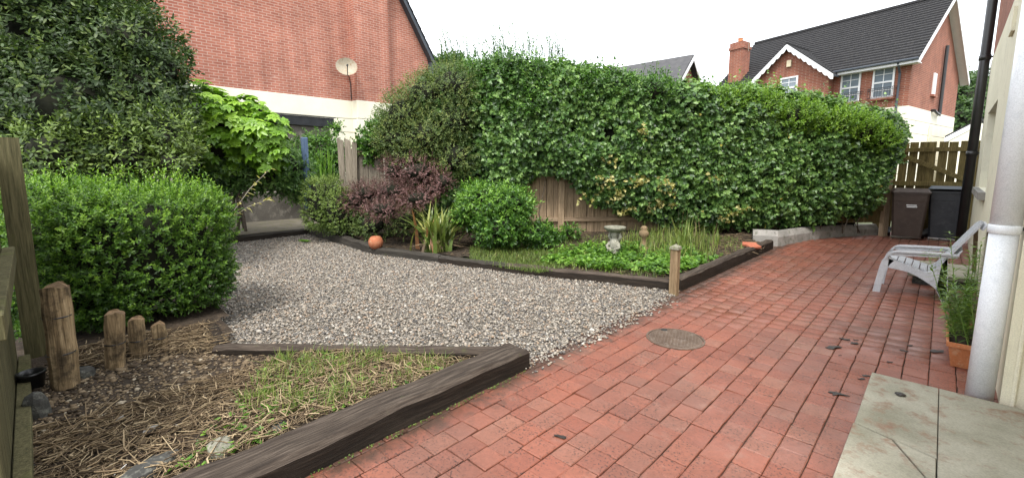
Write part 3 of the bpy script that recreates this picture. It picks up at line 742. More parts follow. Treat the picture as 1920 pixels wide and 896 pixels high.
def house_window(s0, s1, z0, z1, d, nx=2, ny=4, sash=True, rail=False):
    """sash window, s1 > s0 along e1"""
    f = MB(); w = .07
    f.extr([hp(s0, z0, d), hp(s0 + w, z0, d), hp(s0 + w, z1, d), hp(s0, z1, d)], -e2 * .06)
    f.extr([hp(s1 - w, z0, d), hp(s1, z0, d), hp(s1, z1, d), hp(s1 - w, z1, d)], -e2 * .06)
    f.extr([hp(s0 + w, z0, d), hp(s1 - w, z0, d), hp(s1 - w, z0 + w, d), hp(s0 + w, z0 + w, d)], -e2 * .06)
    f.extr([hp(s0 + w, z1 - w, d), hp(s1 - w, z1 - w, d), hp(s1 - w, z1, d), hp(s0 + w, z1, d)], -e2 * .06)
    zm = (z0 + z1) / 2
    f.extr([hp(s0 + w, zm - .035, d), hp(s1 - w, zm - .035, d), hp(s1 - w, zm + .035, d), hp(s0 + w, zm + .035, d)], -e2 * .05)
    wo = f.build('window', 'white_paint', hr)
    g = MB(); sm = (s0 + s1) / 2
    g.extr([hp(sm - .013, z0 + w, d), hp(sm + .013, z0 + w, d), hp(sm + .013, z1 - w, d), hp(sm - .013, z1 - w, d)], -e2 * .03)
    for zz in ((z0 + zm) / 2, (z1 + zm) / 2): g.extr([hp(s0 + w, zz - .011, d), hp(s1 - w, zz - .011, d), hp(s1 - w, zz + .011, d), hp(s0 + w, zz + .011, d)], -e2 * .028)
    g.build('glazing_bar', 'white_paint', wo)
    for zz0, zz1 in ((z0 + w, zm - .035), (zm + .035, z1 - w)):
        for q0, q1 in ((s0 + w, sm - .013), (sm + .013, s1 - w)):
            p = MB(); p.extr([hp(q0, zz0, d - .008), hp(q1, zz0, d - .008), hp(q1, zz1, d - .008), hp(q0, zz1, d - .008)], -e2 * .006); p.build('pane', 'pane', wo)
    p = MB(); p.extr([hp(s0 + w, z0 + w, d), hp(s1 - w, z0 + w, d), hp(s1 - w, z1 - w, d), hp(s0 + w, z1 - w, d)], -e2 * .002); p.build('room', 'window_room', wo)
    p = MB(); p.extr([hp(s0 + w, z0 + .3 * (z1 - z0), d - .003), hp(s0 + w + .16, z0 + .3 * (z1 - z0), d - .003), hp(s0 + w + .12, z1 - w, d - .003), hp(s0 + w, z1 - w, d - .003)], -e2 * .003); p.build('curtain', 'curtain', wo)
    p = MB(); p.extr([hp(s0 + w, z1 - .45 * (z1 - z0), d - .0035), hp(s1 - w, z1 - .45 * (z1 - z0), d - .0035), hp(s1 - w, z1 - w, d - .0035), hp(s0 + w, z1 - w, d - .0035)], -e2 * .003); p.build('blind', 'curtain', wo)
    p = MB(); p.extr([hp(s0 - .06, z0 - .09, d), hp(s1 + .06, z0 - .09, d), hp(s1 + .06, z0 - .002, d), hp(s0 - .06, z0 - .002, d)], -e2 * .16); p.build('sill', 'brick_right', wo)
    if rail:
        p = MB(); a, b, dz, dd = s0 - .1, s1 + .1, .42, d - .2
        for zz in (z0 + .02, z0 + dz, z0 + dz - .09): p.tube([hp(a, zz, d), hp(a, zz, dd), hp(b, zz, dd), hp(b, zz, d)], .012, 5)
        for k in range(12):
            q = a + (b - a) * k / 11; p.tube([hp(q, z0 + .02, dd), hp(q, z0 + dz, dd)], .008, 4)
        p.build('balcony_rail', 'black_plastic', hr)
house_window(.56, 1.37, 4.47, 5.8, -.004, rail=True)
house_window(1.84, 2.66, 4.43, 5.76, -.004, rail=True)
house_window(4.42, 5.3, 4.9, 5.95, -BD - .004)
# gable side: small window, soil pipe, boiler flue
def gp(s, z, d=0.0): return K + e2 * s - e1 * d + ez * z
m = MB(); m.extr([gp(3.3, 4.8, .002), gp(3.75, 4.8, .002), gp(3.75, 5.75, .002), gp(3.3, 5.75, .002)], -e1 * .05); wo = m.build('side_window', 'white_paint', hr)
m = MB(); m.extr([gp(3.37, 4.87, .053), gp(3.68, 4.87, .053), gp(3.68, 5.68, .053), gp(3.37, 5.68, .053)], -e1 * .006); m.build('pane', 'pane', wo)
m = MB(); m.extr([gp(3.2, 4.69, .002), gp(3.85, 4.69, .002), gp(3.85, 4.79, .002), gp(3.2, 4.79, .002)], -e1 * .12); m.build('sill', 'brick_right', wo)
m = MB(); m.tube([gp(4.55, 7.1, .12), gp(4.55, 4.0, .12), gp(4.55, 3.9, .1)], .075, 8); m.build('soil_pipe', 'black_plastic', hr)
m = MB(); m.tube([gp(4.55, 3.95, .13), gp(4.0, 4.0, .13), gp(3.6, 4.08, .13)], .06, 8); m.tube([gp(3.6, 4.08, .13), gp(3.6, 4.08, -.01)], .07, 8); m.build('waste_pipe', 'black_plastic', hr)
m = MB(); m.extr([gp(3.45, 2.0, .03), gp(3.95, 2.0, .03), gp(3.95, 3.4, .03), gp(3.45, 3.4, .03)], -e1 * .03); m.build('meter_box', 'house_cream', hr)
m = MB(); m.tube([hp(.38, ze_ - .05, -ov - .02), hp(.38, ze_ - .22, -.3), hp(.38, 5.4, -.08), hp(.38, 0, -.08)], .045, 8); m.build('downpipe', 'slate_fascia', hr)
# chimney and aerial at the far end
cs = atD(1387, 100, 26.2); cs[2] = 0
def cbox(m, w, z0, z1): m.extr([cs + e1 * w + e2 * w + ez * z0, cs - e1 * w + e2 * w + ez * z0, cs - e1 * w - e2 * w + ez * z0, cs + e1 * w - e2 * w + ez * z0], ez * (z1 - z0))
m = MB(); cbox(m, .42, 4.0, 8.15); cbox(m, .47, 8.151, 8.3); cbox(m, .42, 8.301, 8.55); ch_o = m.build('chimney', 'brick_right', hr)
m = MB(); m.lathe([(.14, 8.55), (.13, 8.75), (.15, 8.82), (.1, 8.82)], (cs[0], cs[1], 0), 10); m.build('chimney_pot', 'terracotta', ch_o)
m = MB(); ap = cs - e1 * .55 + ez * 8.0; m.tube([ap, ap + ez * 1.7], .018, 5); q = ap + ez * 1.6
m.tube([q - e1 * .1 - ez * .3, q - e1 * .5 + ez * .35], .012, 4)
for k in range(6):
    c_ = q - e1 * (.12 + .07 * k) + ez * (-.28 + .11 * k); m.tube([c_ - e2 * .2, c_ + e2 * .2], .007, 4)
m.build('aerial', 'pale_bark', hr)

# far house between the hedge tops
fh = thing('far_house', 'distant house whose grey roof tip and gable show over the hedge', 'house', atD(1250, 150, 30) * np.array([1, 1, 0]))
R2 = atD(1292, 108, 30); R1 = ray(1155, 131); R1 = CAM + R1 * (R2[2] - CH) / R1[2]; dv = (R2 - R1) / np.linalg.norm(R2 - R1); pv = np.array([-dv[1], dv[0], 0])
m = MB()
for sg in (-1, 1):
    m.extr([R2 + dv * .3, R2 + dv * .3 + pv * sg * 4 - ez * 4, R2 + dv * .3 + pv * sg * 4 - ez * 3.85, R2 + dv * .3 + ez * .15], -dv * 9)
ro = m.build('roof', 'far_roof', fh)
m = MB()
for sg in (-1, 1): m.extr([R2 + dv * .31 - ez * .25, R2 + dv * .31 + pv * sg * 4 - ez * 4.25, R2 + dv * .31 + pv * sg * 4 - ez * 4, R2 + dv * .31], dv * .04)
m.build('bargeboard', 'white_paint', ro)
m = MB(); m.extr([R2 - ez * .1 - dv * .1, R2 - dv * .1 + pv * 3.6 - ez * 3.8, R2 - dv * .1 + pv * 3.6 - ez * R2[2], R2 - dv * .1 - pv * 3.6 - ez * R2[2], R2 - dv * .1 - pv * 3.6 - ez * 3.8], -dv * 8.5); m.build('wall', 'brick_right', fh)

# low garage roof behind the gate
ga = thing('garage', 'low cream garage with white sloping verge beside the brick house', 'garage', (1.0, 27, 0))
g0, g1 = atD(1772, 263, 20.5), atD(1836, 230, 20.5); gv = g1 - g0
m = MB(); m.extr([g0, g1, g1 * np.array([1, 1, 0]) - ez * .05, g0 * np.array([1, 1, 0]) - ez * .05], e2 * 4); m.build('wall', 'render_cream', ga)
m = MB(); m.extr([g0 - ez * .12, g1 - ez * .12, g1 + ez * .1, g0 + ez * .1], -e2 * .12); m.build('verge_board', 'white_paint', ga)
m = MB(); m.extr([g0 + ez * .101 - gv * .02, g1 + ez * .101, g1 + ez * .2, g0 + ez * .2 - gv * .02], e2 * 4); m.build('roof', 'roof_tile', ga)

# ------------------------------------------------------------------ our own house wall on the right
def wx(y, out=0.0): return .39 + .0095 * (y - 4.1) - out
own = thing('house_side', 'cream rendered house side with brick upper wall at the right edge', 'house', (.6, 8, 0))
Y0, Y1, WY0, WY1, WZ0, WZ1, BZ = 4.1, 12.6, 8.8, 11.05, 1.16, 2.38, 3.45
def wseg(m, y0, y1, z0, z1, out=0.0, th=.5): m.extr([(wx(y0, out), y0, z0), (wx(y1, out), y1, z0), (wx(y1, out) + th, y1, z0), (wx(y0, out) + th, y0, z0)], (0, 0, z1 - z0))
m = MB(); wseg(m, Y0, Y1, -.05, WZ0); wseg(m, Y0, WY0, WZ0, WZ1); wseg(m, WY1, Y1, WZ0, WZ1); wseg(m, Y0, Y1, WZ1, BZ)
m.build('render_wall', 'house_cream', own)
m = MB(); wseg(m, Y0, Y1, BZ + .002, 6.2, -.012); m.build('brick_wall', 'brick_own', own)
m = MB(); wseg(m, WY0 - .002, WY1 + .002, WZ0 - .002, WZ1 + .002, -.2, .02); wo = m.build('window', 'pane', own)
m = MB()
for y0, y1, z0, z1 in ((WY0, WY0 + .07, WZ0, WZ1), (WY1 - .07, WY1, WZ0, WZ1), (WY0 + .07, WY1 - .07, WZ0, WZ0 + .07), (WY0 + .07, WY1 - .07, WZ1 - .07, WZ1)): wseg(m, y0, y1, z0, z1, -.15, .06)
m.build('frame', 'white_paint', wo)
m = MB(); wseg(m, WY0 - .1, WY1 + .1, WZ0 - .1, WZ0 - .001, .07, .3); m.build('sill', 'kerb_concrete', wo)
m = MB(); m.box((.53, 1.5, -.05), (.9, Y0 - .002, 4.0)); m.build('door_recess', 'house_cream', own)
m = MB(); m.tube([(.445, Y0 - .008, .0), (.445, Y0 - .008, 3.0)], .012, 8); m.build('corner_bead', 'house_cream', own)
m = MB(); wseg(m, 7.4, 7.75, 2.95, 3.2, .03, .05); m.build('air_vent', 'house_cream', own)
m = MB(); m.box((.2, 12.2, 6.2), (.95, 12.9, 6.3)); m.build('soffit', 'white_paint', own)

dp = thing('drain_pipe', 'wide pale grey waste pipe standing beside the doorstep', 'pipe', (.3, 4.13, 0))
pb = np.array([.3, 4.13, -.01]); pt = atY(1917, 215, 4.13); pt = pb + (pt - pb) * 1.5; pu = (pt - pb) / np.linalg.norm(pt - pb)
m = MB(); m.tube([pb, pb + pu * 1.12], .067, 32); m.build('lower_pipe', 'white_pipe', dp, smooth=True)
m = MB(); m.tube([pb + pu * 1.1, pb + pu * 1.104, pb + pu * 1.15, pb + pu * 1.155], [.07, .0755, .0755, .07], 32); m.build('collar', 'white_pipe', dp, smooth=True)
m = MB(); m.tube([pb + pu * 1.12, pt], .071, 32); m.build('upper_pipe', 'white_pipe', dp, smooth=True)
m = MB(); m.beam(pb + pu * 1.13 + np.array([.06, 0, 0]), (wx(4.13) + .01, 4.13, 1.13), .03, .02); m.build('bracket', 'black_plastic', dp)

bp = thing('downpipe', 'black rainwater downpipe at the far corner of the cream wall', 'downpipe', (.36, 12.5, 0))
b0_, b1_ = np.array([.36, 12.5, 0]), np.array([.385, 12.5, 6.1])
m = MB(); m.tube([b0_ + (0, 0, .03), b1_], .075, 14); m.build('pipe', 'black_plastic', bp, smooth=True)
for s_ in (.28, .57):
    q = b0_ + (b1_ - b0_) * s_
    m = MB(); m.tube([q, q + (0, 0, .09)], .087, 14); m.build('joint_ring', 'black_plastic', bp, smooth=True)
    m = MB(); m.beam(q + (.07, 0, .05), (wx(12.5) + .01, 12.5, q[2] + .05), .04, .03); m.build('bracket', 'black_plastic', bp)

# doorstep slabs near the camera
ds = thing('doorstep', 'low doorstep of pale weathered stone slabs, one cracked across', 'doorstep', (.1, 3.4, 0))
ST = .04
def slab(poly, nm='slab'):
    m = MB(); n = len(poly); c = np.mean(poly, 0)
    ins = [tuple(np.array(q) + (c - np.array(q)) / np.linalg.norm(c - np.array(q)) * .007) for q in poly]
    V = [(*q, .001) for q in poly] + [(*q, ST - .006) for q in poly] + [(*q, ST) for q in ins]
    f_ = [(a + k, a + (k + 1) % n, a + n + (k + 1) % n, a + n + k) for a in (0, n) for k in range(n)] + [tuple(2 * n + k for k in range(n))]
    m.add(V, f_); return m.build(nm, 'slab_stone', ds)
sx0, sxm, sxr, syF = -.245, .108, .9, 4.03
ym0, ym1 = 3.14, 3.02
slab([(sx0, ym0 + .006), (sxm - .002, ym1 + .006), (sxm - .002, syF), (sx0, syF)])
crk = G(1673, 822, ST)[:2]; cre = np.array([sxm - .004, 2.72]); yc_ = ym0 + (ym1 - ym0) * (crk[0] - sx0) / (sxm - sx0)
slab([(sx0 - .01, 2.2), (sxm - .004, 2.2), (cre[0], cre[1] - .004), (crk[0] - .003, yc_ - .008), (sx0 - .005, ym0 - .004)])
slab([(cre[0], cre[1] + .004), (sxm - .004, ym1 - .004), (crk[0] + .006, yc_ - .006)], 'slab_corner')
slab([(sxm + .001, 2.2), (sxr, 2.2), (sxr, syF - .01), (sxm + .001, syF + .0)])

# second step under the chair
bs = thing('back_step', 'low stone back step partly hidden behind the plastic chair', 'step', (.1, 8.2, 0))
m = MB(); m.box((-.22, 7.72, .1), (.42, 8.8, .15), ch=.006); m.build('slab', 'slab_stone', bs)
m = MB(); m.box((-.17, 7.78, -.01), (.42, 8.75, .099)); m.build('riser', 'rock', bs)

# ------------------------------------------------------------------ timber: sleepers
def sleeper(label, a, b, w, z0, z1, top='sleeper_top', side='sleeper_side', name='railway_sleeper', amp=.017):
    """a,b: ends of the outer bottom edge; body lies to the left of a->b"""
    a, b = np.array(a, float), np.array(b, float); L = np.linalg.norm(b - a); ang = math.atan2(b[1] - a[1], b[0] - a[0])
    n = max(6, int(L / .12)); h = z1 - z0; c = .026
    sec = [(0, 0), (0, h * .5), (0, h - c), (c, h), (w * .33, h), (w * .66, h), (w - c, h), (w, h - c), (w, h * .5), (w, 0)]
    P = []
    for i in range(n + 1):
        x = L * i / n
        for j, (yy, zz) in enumerate(sec):
            q = np.array([[x + a[0] * 3, yy * 4 + a[1], zz * 4]]); d = float(wob(q, 2.4)[0]); d2 = float(wob(q + 9, 6.0)[0])
            e = 0 if i not in (0, n) else .006
            P.append((x + d2 * .004 * (i in (0, n)), yy + amp * d * (1 if zz > 0 else 0), zz + (amp * .8 * d2 + .006 * d - (e if zz > h * .6 else 0)) * (1 if zz > h * .6 else 0)))
    k = len(sec); m = MB()
    for i in range(n):
        for j in range(k - 1):
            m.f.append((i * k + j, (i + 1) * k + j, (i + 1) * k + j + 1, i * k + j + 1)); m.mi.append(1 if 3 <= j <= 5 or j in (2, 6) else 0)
    m.f.append(tuple(range(k))); m.mi.append(0); m.f.append(tuple(n * k + j for j in range(k))[::-1]); m.mi.append(0)
    m.f = [q[::-1] for q in m.f]
    m.v = P
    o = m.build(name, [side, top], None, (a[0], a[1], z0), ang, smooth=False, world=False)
    return tag(o, label, 'sleeper', 'timber sleepers edging the beds')
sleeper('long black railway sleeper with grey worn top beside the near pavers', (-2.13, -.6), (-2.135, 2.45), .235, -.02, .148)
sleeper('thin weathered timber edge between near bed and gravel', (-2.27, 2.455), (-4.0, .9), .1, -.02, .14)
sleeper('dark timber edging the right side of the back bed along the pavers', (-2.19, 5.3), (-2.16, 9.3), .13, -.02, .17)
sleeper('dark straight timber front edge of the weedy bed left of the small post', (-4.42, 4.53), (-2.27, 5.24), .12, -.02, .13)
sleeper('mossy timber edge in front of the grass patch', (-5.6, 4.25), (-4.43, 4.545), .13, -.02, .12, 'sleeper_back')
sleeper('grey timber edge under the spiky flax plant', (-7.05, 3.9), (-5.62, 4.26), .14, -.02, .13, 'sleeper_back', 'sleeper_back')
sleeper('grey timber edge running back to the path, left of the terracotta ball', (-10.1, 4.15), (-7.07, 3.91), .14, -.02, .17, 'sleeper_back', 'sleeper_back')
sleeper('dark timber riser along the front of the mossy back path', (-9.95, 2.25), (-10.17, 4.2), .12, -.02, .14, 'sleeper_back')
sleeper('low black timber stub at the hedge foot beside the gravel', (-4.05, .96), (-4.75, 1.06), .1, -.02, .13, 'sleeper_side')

# small post with stone cap
sp = thing('garden_post', 'short square wooden post with pale pyramid cap at the bed corner', 'post', (-2.19, 5.1, 0))
m = MB(); m.box((-2.235, 5.055, -.02), (-2.145, 5.145, .55), ch=.006); m.build('shaft', 'small_post', sp)
m = MB(); m.add([(-2.245, 5.045, .551), (-2.135, 5.045, .551), (-2.135, 5.155, .551), (-2.245, 5.155, .551), (-2.24, 5.05, .58), (-2.14, 5.05, .58), (-2.14, 5.15, .58), (-2.24, 5.15, .58), (-2.19, 5.1, .61)],
      [(3, 2, 1, 0), (0, 1, 5, 4), (1, 2, 6, 5), (2, 3, 7, 6), (3, 0, 4, 7), (4, 5, 8), (5, 6, 8), (6, 7, 8), (7, 4, 8)]); m.build('cap', 'post_cap', sp)

# ------------------------------------------------------------------ fences and gate
_board = {}
def board(parent, name, base, dirv, w, z0, z1, th, mat, lean=0.0, nvec=None, top=0.0):
    """one upright board; local frame so the grain follows it"""
    key = (round(w, 3), round(z1 - z0, 2), th, mat, round(top, 2))
    if key not in _board:
        m = MB(); h = z1 - z0; c = .003
        m.extr([(-w / 2, -th / 2, 0), (w / 2, -th / 2, 0), (w / 2, -th / 2, h - top), (-w / 2, -th / 2, h)], (0, th, 0))
        me = bpy.data.meshes.new(name); me.from_pydata(m.v, [], m.f); me.materials.append(MATS[mat]); _board[key] = me
    o = bpy.data.objects.new(name, _board[key]); col.objects.link(o); o.parent = parent
    q = np.array(base, float)[:2] - np.array(OFFS[parent.name])[:2]; o.location = (q[0], q[1], z0 - OFFS[parent.name][2])
    o.rotation_euler = (0, lean, math.atan2(dirv[1], dirv[0])); OFFS[o.name] = (0, 0, 0)
    return o
def rail(parent, name, a, b, w, h, mat):
    a, b = np.array(a, float), np.array(b, float); L = np.linalg.norm(b - a)
    m = MB(); m.box((0, -w / 2, -h / 2), (L, w / 2, h / 2), ch=.004)
    me = bpy.data.meshes.new(name); me.from_pydata(m.v, [], m.f); me.materials.append(MATS[mat])
    o = bpy.data.objects.new(name, me); col.objects.link(o); o.parent = parent; o.location = tuple(a - np.array(OFFS[parent.name]))
    d = b - a; o.rotation_euler = (0, -math.asin(d[2] / L), math.atan2(d[1], d[0])); return o
bf = thing('board_fence', 'brown board fence showing below the ivy hedge', 'fence', fl(1.5))
t_ = -3.2; k = 0
while t_ < 7.05:
    board(bf, 'board', fl(t_ + random.uniform(-.006, .006), .03 + random.uniform(0, .006)), fu, .134, .13 if t_ < 4.9 else .3, 1.4 if k % 3 else 1.43, .02, 'fence_board' if t_ < 4.9 else 'gate_board', random.gauss(0, .006)); t_ += .142; k += 1
for z_ in (.42, 1.3): rail(bf, 'rail', fl(-3.2, -.015, z_), fl(4.8, -.015, z_), .045, .085, 'fence_rail')
for z_ in (.6, 1.3): rail(bf, 'rail', fl(4.8, -.015, z_), fl(7.05, -.015, z_), .045, .085, 'gate_board')
for t_ in (-3.3, 0.0, 2.4, 4.8, 7.1): board(bf, 'post', fl(t_, -.02), fu, .12, 0, 1.48, .1, 'fence_board')

gf = thing('grey_fence', 'leaning weathered grey board fence with one tall post by the cream wall', 'fence', fl(-4.0))
bw_ = .105
for k in range(9):
    tt = -4.38 + k * .108
    board(gf, 'board', fl(tt, .022 * (k % 2)), fu, bw_ + .012, .1, (2.06 if k < 2 else 1.88 - .012 * k), .02, 'grey_board', random.gauss(0, .012), top=.0 if k > 1 else .05)
board(gf, 'post', fl(-4.16, -.07), fu, .09, .1, 1.98, .08, 'grey_board', .03)
board(gf, 'post', fl(-3.42, -.05), fu, .1, .1, 2.0, .08, 'grey_board')
rail(gf, 'rail', fl(-4.1, -.03, 1.78), fl(-3.4, -.03, 1.7), .04, .08, 'fence_rail')

gt = thing('garden_gate', 'mossy wooden board gate with diagonal brace behind the bins', 'gate', (-.2, 13.2, 0))
for k in range(9):
    board(gt, 'board', (-.83 + k * .158, 13.2), (1, 0), .141, .08, 2.02 + random.uniform(-.01, .015), .022, 'gate_board', random.gauss(0, .005))
rail(gt, 'rail', (-.9, 13.165, 1.86), (.46, 13.165, 1.86), .04, .09, 'gate_board'); rail(gt, 'rail', (-.95, 13.165, 1.14), (.46, 13.165, 1.14), .04, .1, 'gate_board')
rail(gt, 'rail', (-.9, 13.165, .35), (.46, 13.165, .35), .04, .1, 'gate_board')
rail(gt, 'brace', (-.86, 13.12, 1.83), (.42, 13.12, 1.2), .035, .09, 'gate_board')
board(gt, 'gate_post', (-1.0, 13.05), (1, 0), .13, 0, 1.72, .11, 'gate_board')

lf = thing('left_fence', 'mossy green upright board fence at the left edge', 'fence', (-3.6, -.25, 0))
for k in range(18):
    board(lf, 'board', (-4.6 + k * .118, -.19), (1, 0), .112, .05, 1.62, .02, 'fence_old', random.gauss(0, .004))
zr = float(atY(10, 512, -.145)[2])
for z_ in (zr, .13): rail(lf, 'rail', (-4.62, -.145, z_), (-2.5, -.145, z_), .06, .1, 'fence_old')
board(lf, 'fence_post', (-4.74, -.085), (1, 0), .13, 0, 1.7, .12, 'fence_old', .0)

# ------------------------------------------------------------------ logs, rocks and litter in the front bed
def log(label, x, y, r_, h, lean, az):
    m = MB(); n = 16; rows = 9; P = []
    for i in range(rows):
        s_ = i / (rows - 1)
        for k_ in range(n):
            a_ = k_ * 2 * math.pi / n; rr = r_ * (1 + .06 * math.sin(3 * a_ + 2 * s_ + x * 9) + .035 * math.sin(9 * a_ + x * 30) + .03 * random.uniform(-1, 1)) * (1.04 if i in (3, 6) else 1)
            P.append((rr * math.cos(a_) + math.cos(az) * lean * s_ * h, rr * math.sin(a_) + math.sin(az) * lean * s_ * h, s_ * h + (.012 * math.sin(2 * a_ + x) + random.uniform(-.012, .004) if i == rows - 1 else 0)))
    for i in range(rows - 1):
        for k_ in range(n): m.f.append((i * n + k_, i * n + (k_ + 1) % n, (i + 1) * n + (k_ + 1) % n, (i + 1) * n + k_)); m.mi.append(0)
    m.f.append(tuple((rows - 1) * n + k_ for k_ in range(n))); m.mi.append(1); m.v = P
    o = m.build('log', ['log_wood', 'log_end'], None, (x, y, front_z(x, y) - .04), 0, world=False)
    for z_ in ((.38, .72) if h > .5 else (.5,)):
        w_ = MB(); w_.lathe([(r_ * 1.04, h * z_ - .004), (r_ * 1.07, h * z_), (r_ * 1.04, h * z_ + .004)], (math.cos(az) * lean * h * z_, math.sin(az) * lean * h * z_, 0), 16)
        me_o = w_.build('wire', 'black_plastic', None, (0, 0, 0), world=False); me_o.parent = o
    return tag(o, label, 'log', 'upright log offcuts in the near bed')
log('tallest upright log, wired and split, next to the fence post', -3.97, .03, .068, .7, .02, 2.5)
log('second tallest upright log, leaning right, bark stripped', -4.13, .29, .056, .44, .08, .8)
log('third upright log from the fence post, squat and brown', -4.26, .44, .05, .33, .03, .3)
log('shortest upright log, farthest from the fence post', -4.36, .59, .047, .22, .1, 3.4)
def rock(label, c, R, seed, mat='rock', cat='rock', name='rock', sharp=.25):
    import bmesh
    bm = bmesh.new(); bmesh.ops.create_icosphere(bm, subdivisions=2, radius=1)
    V = np.array([v.co[:] for v in bm.verts]); d = 1 + sharp * wob(V + seed * 3.1, 1.6, 3)
    for v, q, s_ in zip(bm.verts, V, d):
        p = np.sign(q) * np.abs(q) ** .75 * s_ * np.array(R); v.co = tuple(p)
    me = bpy.data.meshes.new(name); bm.to_mesh(me); bm.free(); me.materials.append(MATS[mat])
    o = bpy.data.objects.new(name, me); col.objects.link(o); o.location = tuple(float(q) for q in c); o.rotation_euler.z = seed
    return tag(o, label, cat, 'stones in the near bed' if cat == 'rock' else None)
def gz(x, y, z): return G(x, y, z)
rock('upright grey stone between the tall log and the fence foot', gz(68, 772, .12), (.06, .05, .12), 1)
rock('dark flat stone half under the near sleeper at the lower edge', gz(285, 878, .1), (.12, .06, .04), 2)
rock('pale lichened stone lying against the inside of the near sleeper', gz(415, 842, .1), (.08, .06, .045), 3, 'mossy_stone')
rock('dark stone at the lower left corner by the fence', gz(30, 880, .1), (.06, .06, .06), 4)
rock('grey stone behind the two upright logs', gz(160, 705, .1), (.06, .06, .08), 5)
rock('small dark stone beside the sleeper among the dead stems', gz(525, 800, .1), (.06, .04, .03), 6)
m = MB(); c_ = gz(45, 815, .08); P = []
pts = [(c_[0] + .17 * math.cos(a_), c_[1] + .17 * math.sin(a_)) for a_ in np.linspace(-2.6, -.4, 9)]
rows = []
for (px, py) in pts:
    d_ = np.array([px - c_[0], py - c_[1]]) / .17
    rows.append([(px + d_[0] * a_, py + d_[1] * a_, c_[2] + b_) for a_, b_ in ((-.03, -.05), (-.03, .07), (.0, .085), (.03, .07), (.03, -.05))])
for i in range(8):
    for j in range(4): m.add([rows[i][j], rows[i + 1][j], rows[i + 1][j + 1], rows[i][j + 1]], [(0, 1, 2, 3)])
m.add(rows[0], [(0, 1, 2, 3, 4)]); m.add(rows[8], [(4, 3, 2, 1, 0)])
tag(m.build('edging_stone', 'rock', None, tuple(c_)), 'curved speckled concrete edging piece beside the left fence', 'edging')
pp = gz(60, 715, .16); po = thing('plant_pot', 'small empty black plastic pot beside the tall log', 'plant pot', pp)
m = MB(); m.lathe([(.05, -.06), (.065, .05), (.07, .05), (.07, .065), (.06, .065), (.058, .03), (.045, -.04)], pp, 20); m.build('pot', 'black_plastic', po, smooth=True)
for lab, px, py, az, ln in (('white plant label standing nearest the logs', 218, 790, .5, .075), ('white plant label tilted among the dead stems', 335, 800, -.3, .07), ('white scrap of plastic at the bottom left of the bed', 215, 888, 1.2, .06)):
    q = gz(px, py, .1); m = MB(); d_ = np.array([math.cos(az), math.sin(az), .8]); d_ /= np.linalg.norm(d_)
    sdv = np.cross(d_, (0, .3, 1)); sdv /= np.linalg.norm(sdv); nn_ = np.cross(d_, sdv)
    m.extr([q - sdv * .009, q + sdv * .009, q + sdv * .009 + d_ * ln * .8, q + d_ * ln, q - sdv * .009 + d_ * ln * .8], nn_ * .0015)
    tag(m.build('plant_label', 'paper_label', None, tuple(q)), lab, 'label')
q = gz(280, 808, .11); m = MB(); m.extr([q + (-.03, -.02, 0), q + (.03, -.03, .01), q + (.04, .02, .02), q + (0, .04, .015), q + (-.03, .02, .005)], (0, 0, .006))
tag(m.build('stone_chip', 'kerb_concrete', None, tuple(q)), 'flat grey stone chip among the dead stems', 'stone')

# ------------------------------------------------------------------ ornaments
tb = G(705, 465, .12)
import bmesh
bm = bmesh.new(); bmesh.ops.create_uvsphere(bm, u_segments=28, v_segments=18, radius=.125)
for v in bm.verts:
    if v.co.z > .105: v.co.z = .105 + (v.co.z - .105) * .1
me = bpy.data.meshes.new('terracotta_ball'); bm.to_mesh(me); bm.free(); me.materials.append(MATS['terracotta_ball'])
for p_ in me.polygons: p_.use_smooth = True
o = bpy.data.objects.new('terracotta_ball', me); col.objects.link(o); o.location = (tb[0], tb[1], .12 + .1)
tag(o, 'round terracotta ball sitting on the timber edge by the purple shrub', 'garden ornament')
bx, by = -3.72, 6.33
bb = thing('bird_bath', 'small mossy stone bird bath on a carved figure among the weeds', 'bird bath', (bx, by, .1))
m = MB(); m.lathe([(.03, .44), (.07, .45), (.14, .475), (.165, .51), (.17, .535), (.155, .54), (.13, .52), (.06, .5), (.02, .497)], (bx, by, .02), 26, .07); m.build('bowl', 'mossy_stone', bb, smooth=True)
m = MB()
prof = [(.085, .06), (.09, .1), (.075, .12), (.06, .16), (.072, .2), (.085, .25), (.08, .3), (.06, .34), (.045, .36), (.062, .39), (.068, .42), (.055, .455), (.04, .475)]
m.lathe(prof, (bx, by, .02), 20, .12); m.build('figure', 'old_stone', bb, smooth=True)
m = MB()
for s_ in (-1, 1):
    m.tube([(bx + s_ * .07, by - .02, .3), (bx + s_ * .11, by - .05, .24), (bx + s_ * .05, by - .1, .2)], [.03, .027, .02], 8)
    m.tube([(bx + s_ * .04, by - .03, .2), (bx + s_ * .06, by - .09, .15), (bx + s_ * .05, by - .06, .06)], [.042, .036, .03], 8)
    m.tube([(bx + s_ * .06, by + .01, .33), (bx + s_ * .1, by, .4), (bx + s_ * .08, by, .47)], [.028, .026, .022], 8)
m.build('limbs', 'old_stone', bb, smooth=True)
lx = G(1206, 470, .1); ln_ = thing('stone_pillar', 'small brown stone pillar ornament behind the bird bath', 'garden ornament', (lx[0], lx[1], .1))
m = MB(); m.lathe([(.08, -.03), (.08, .05), (.055, .08), (.05, .22), (.075, .25), (.085, .31), (.06, .34), (.05, .36), (.06, .39), (.03, .42)], (lx[0], lx[1], .1), 14, .03); m.build('pillar', 'small_post', ln_, smooth=True)

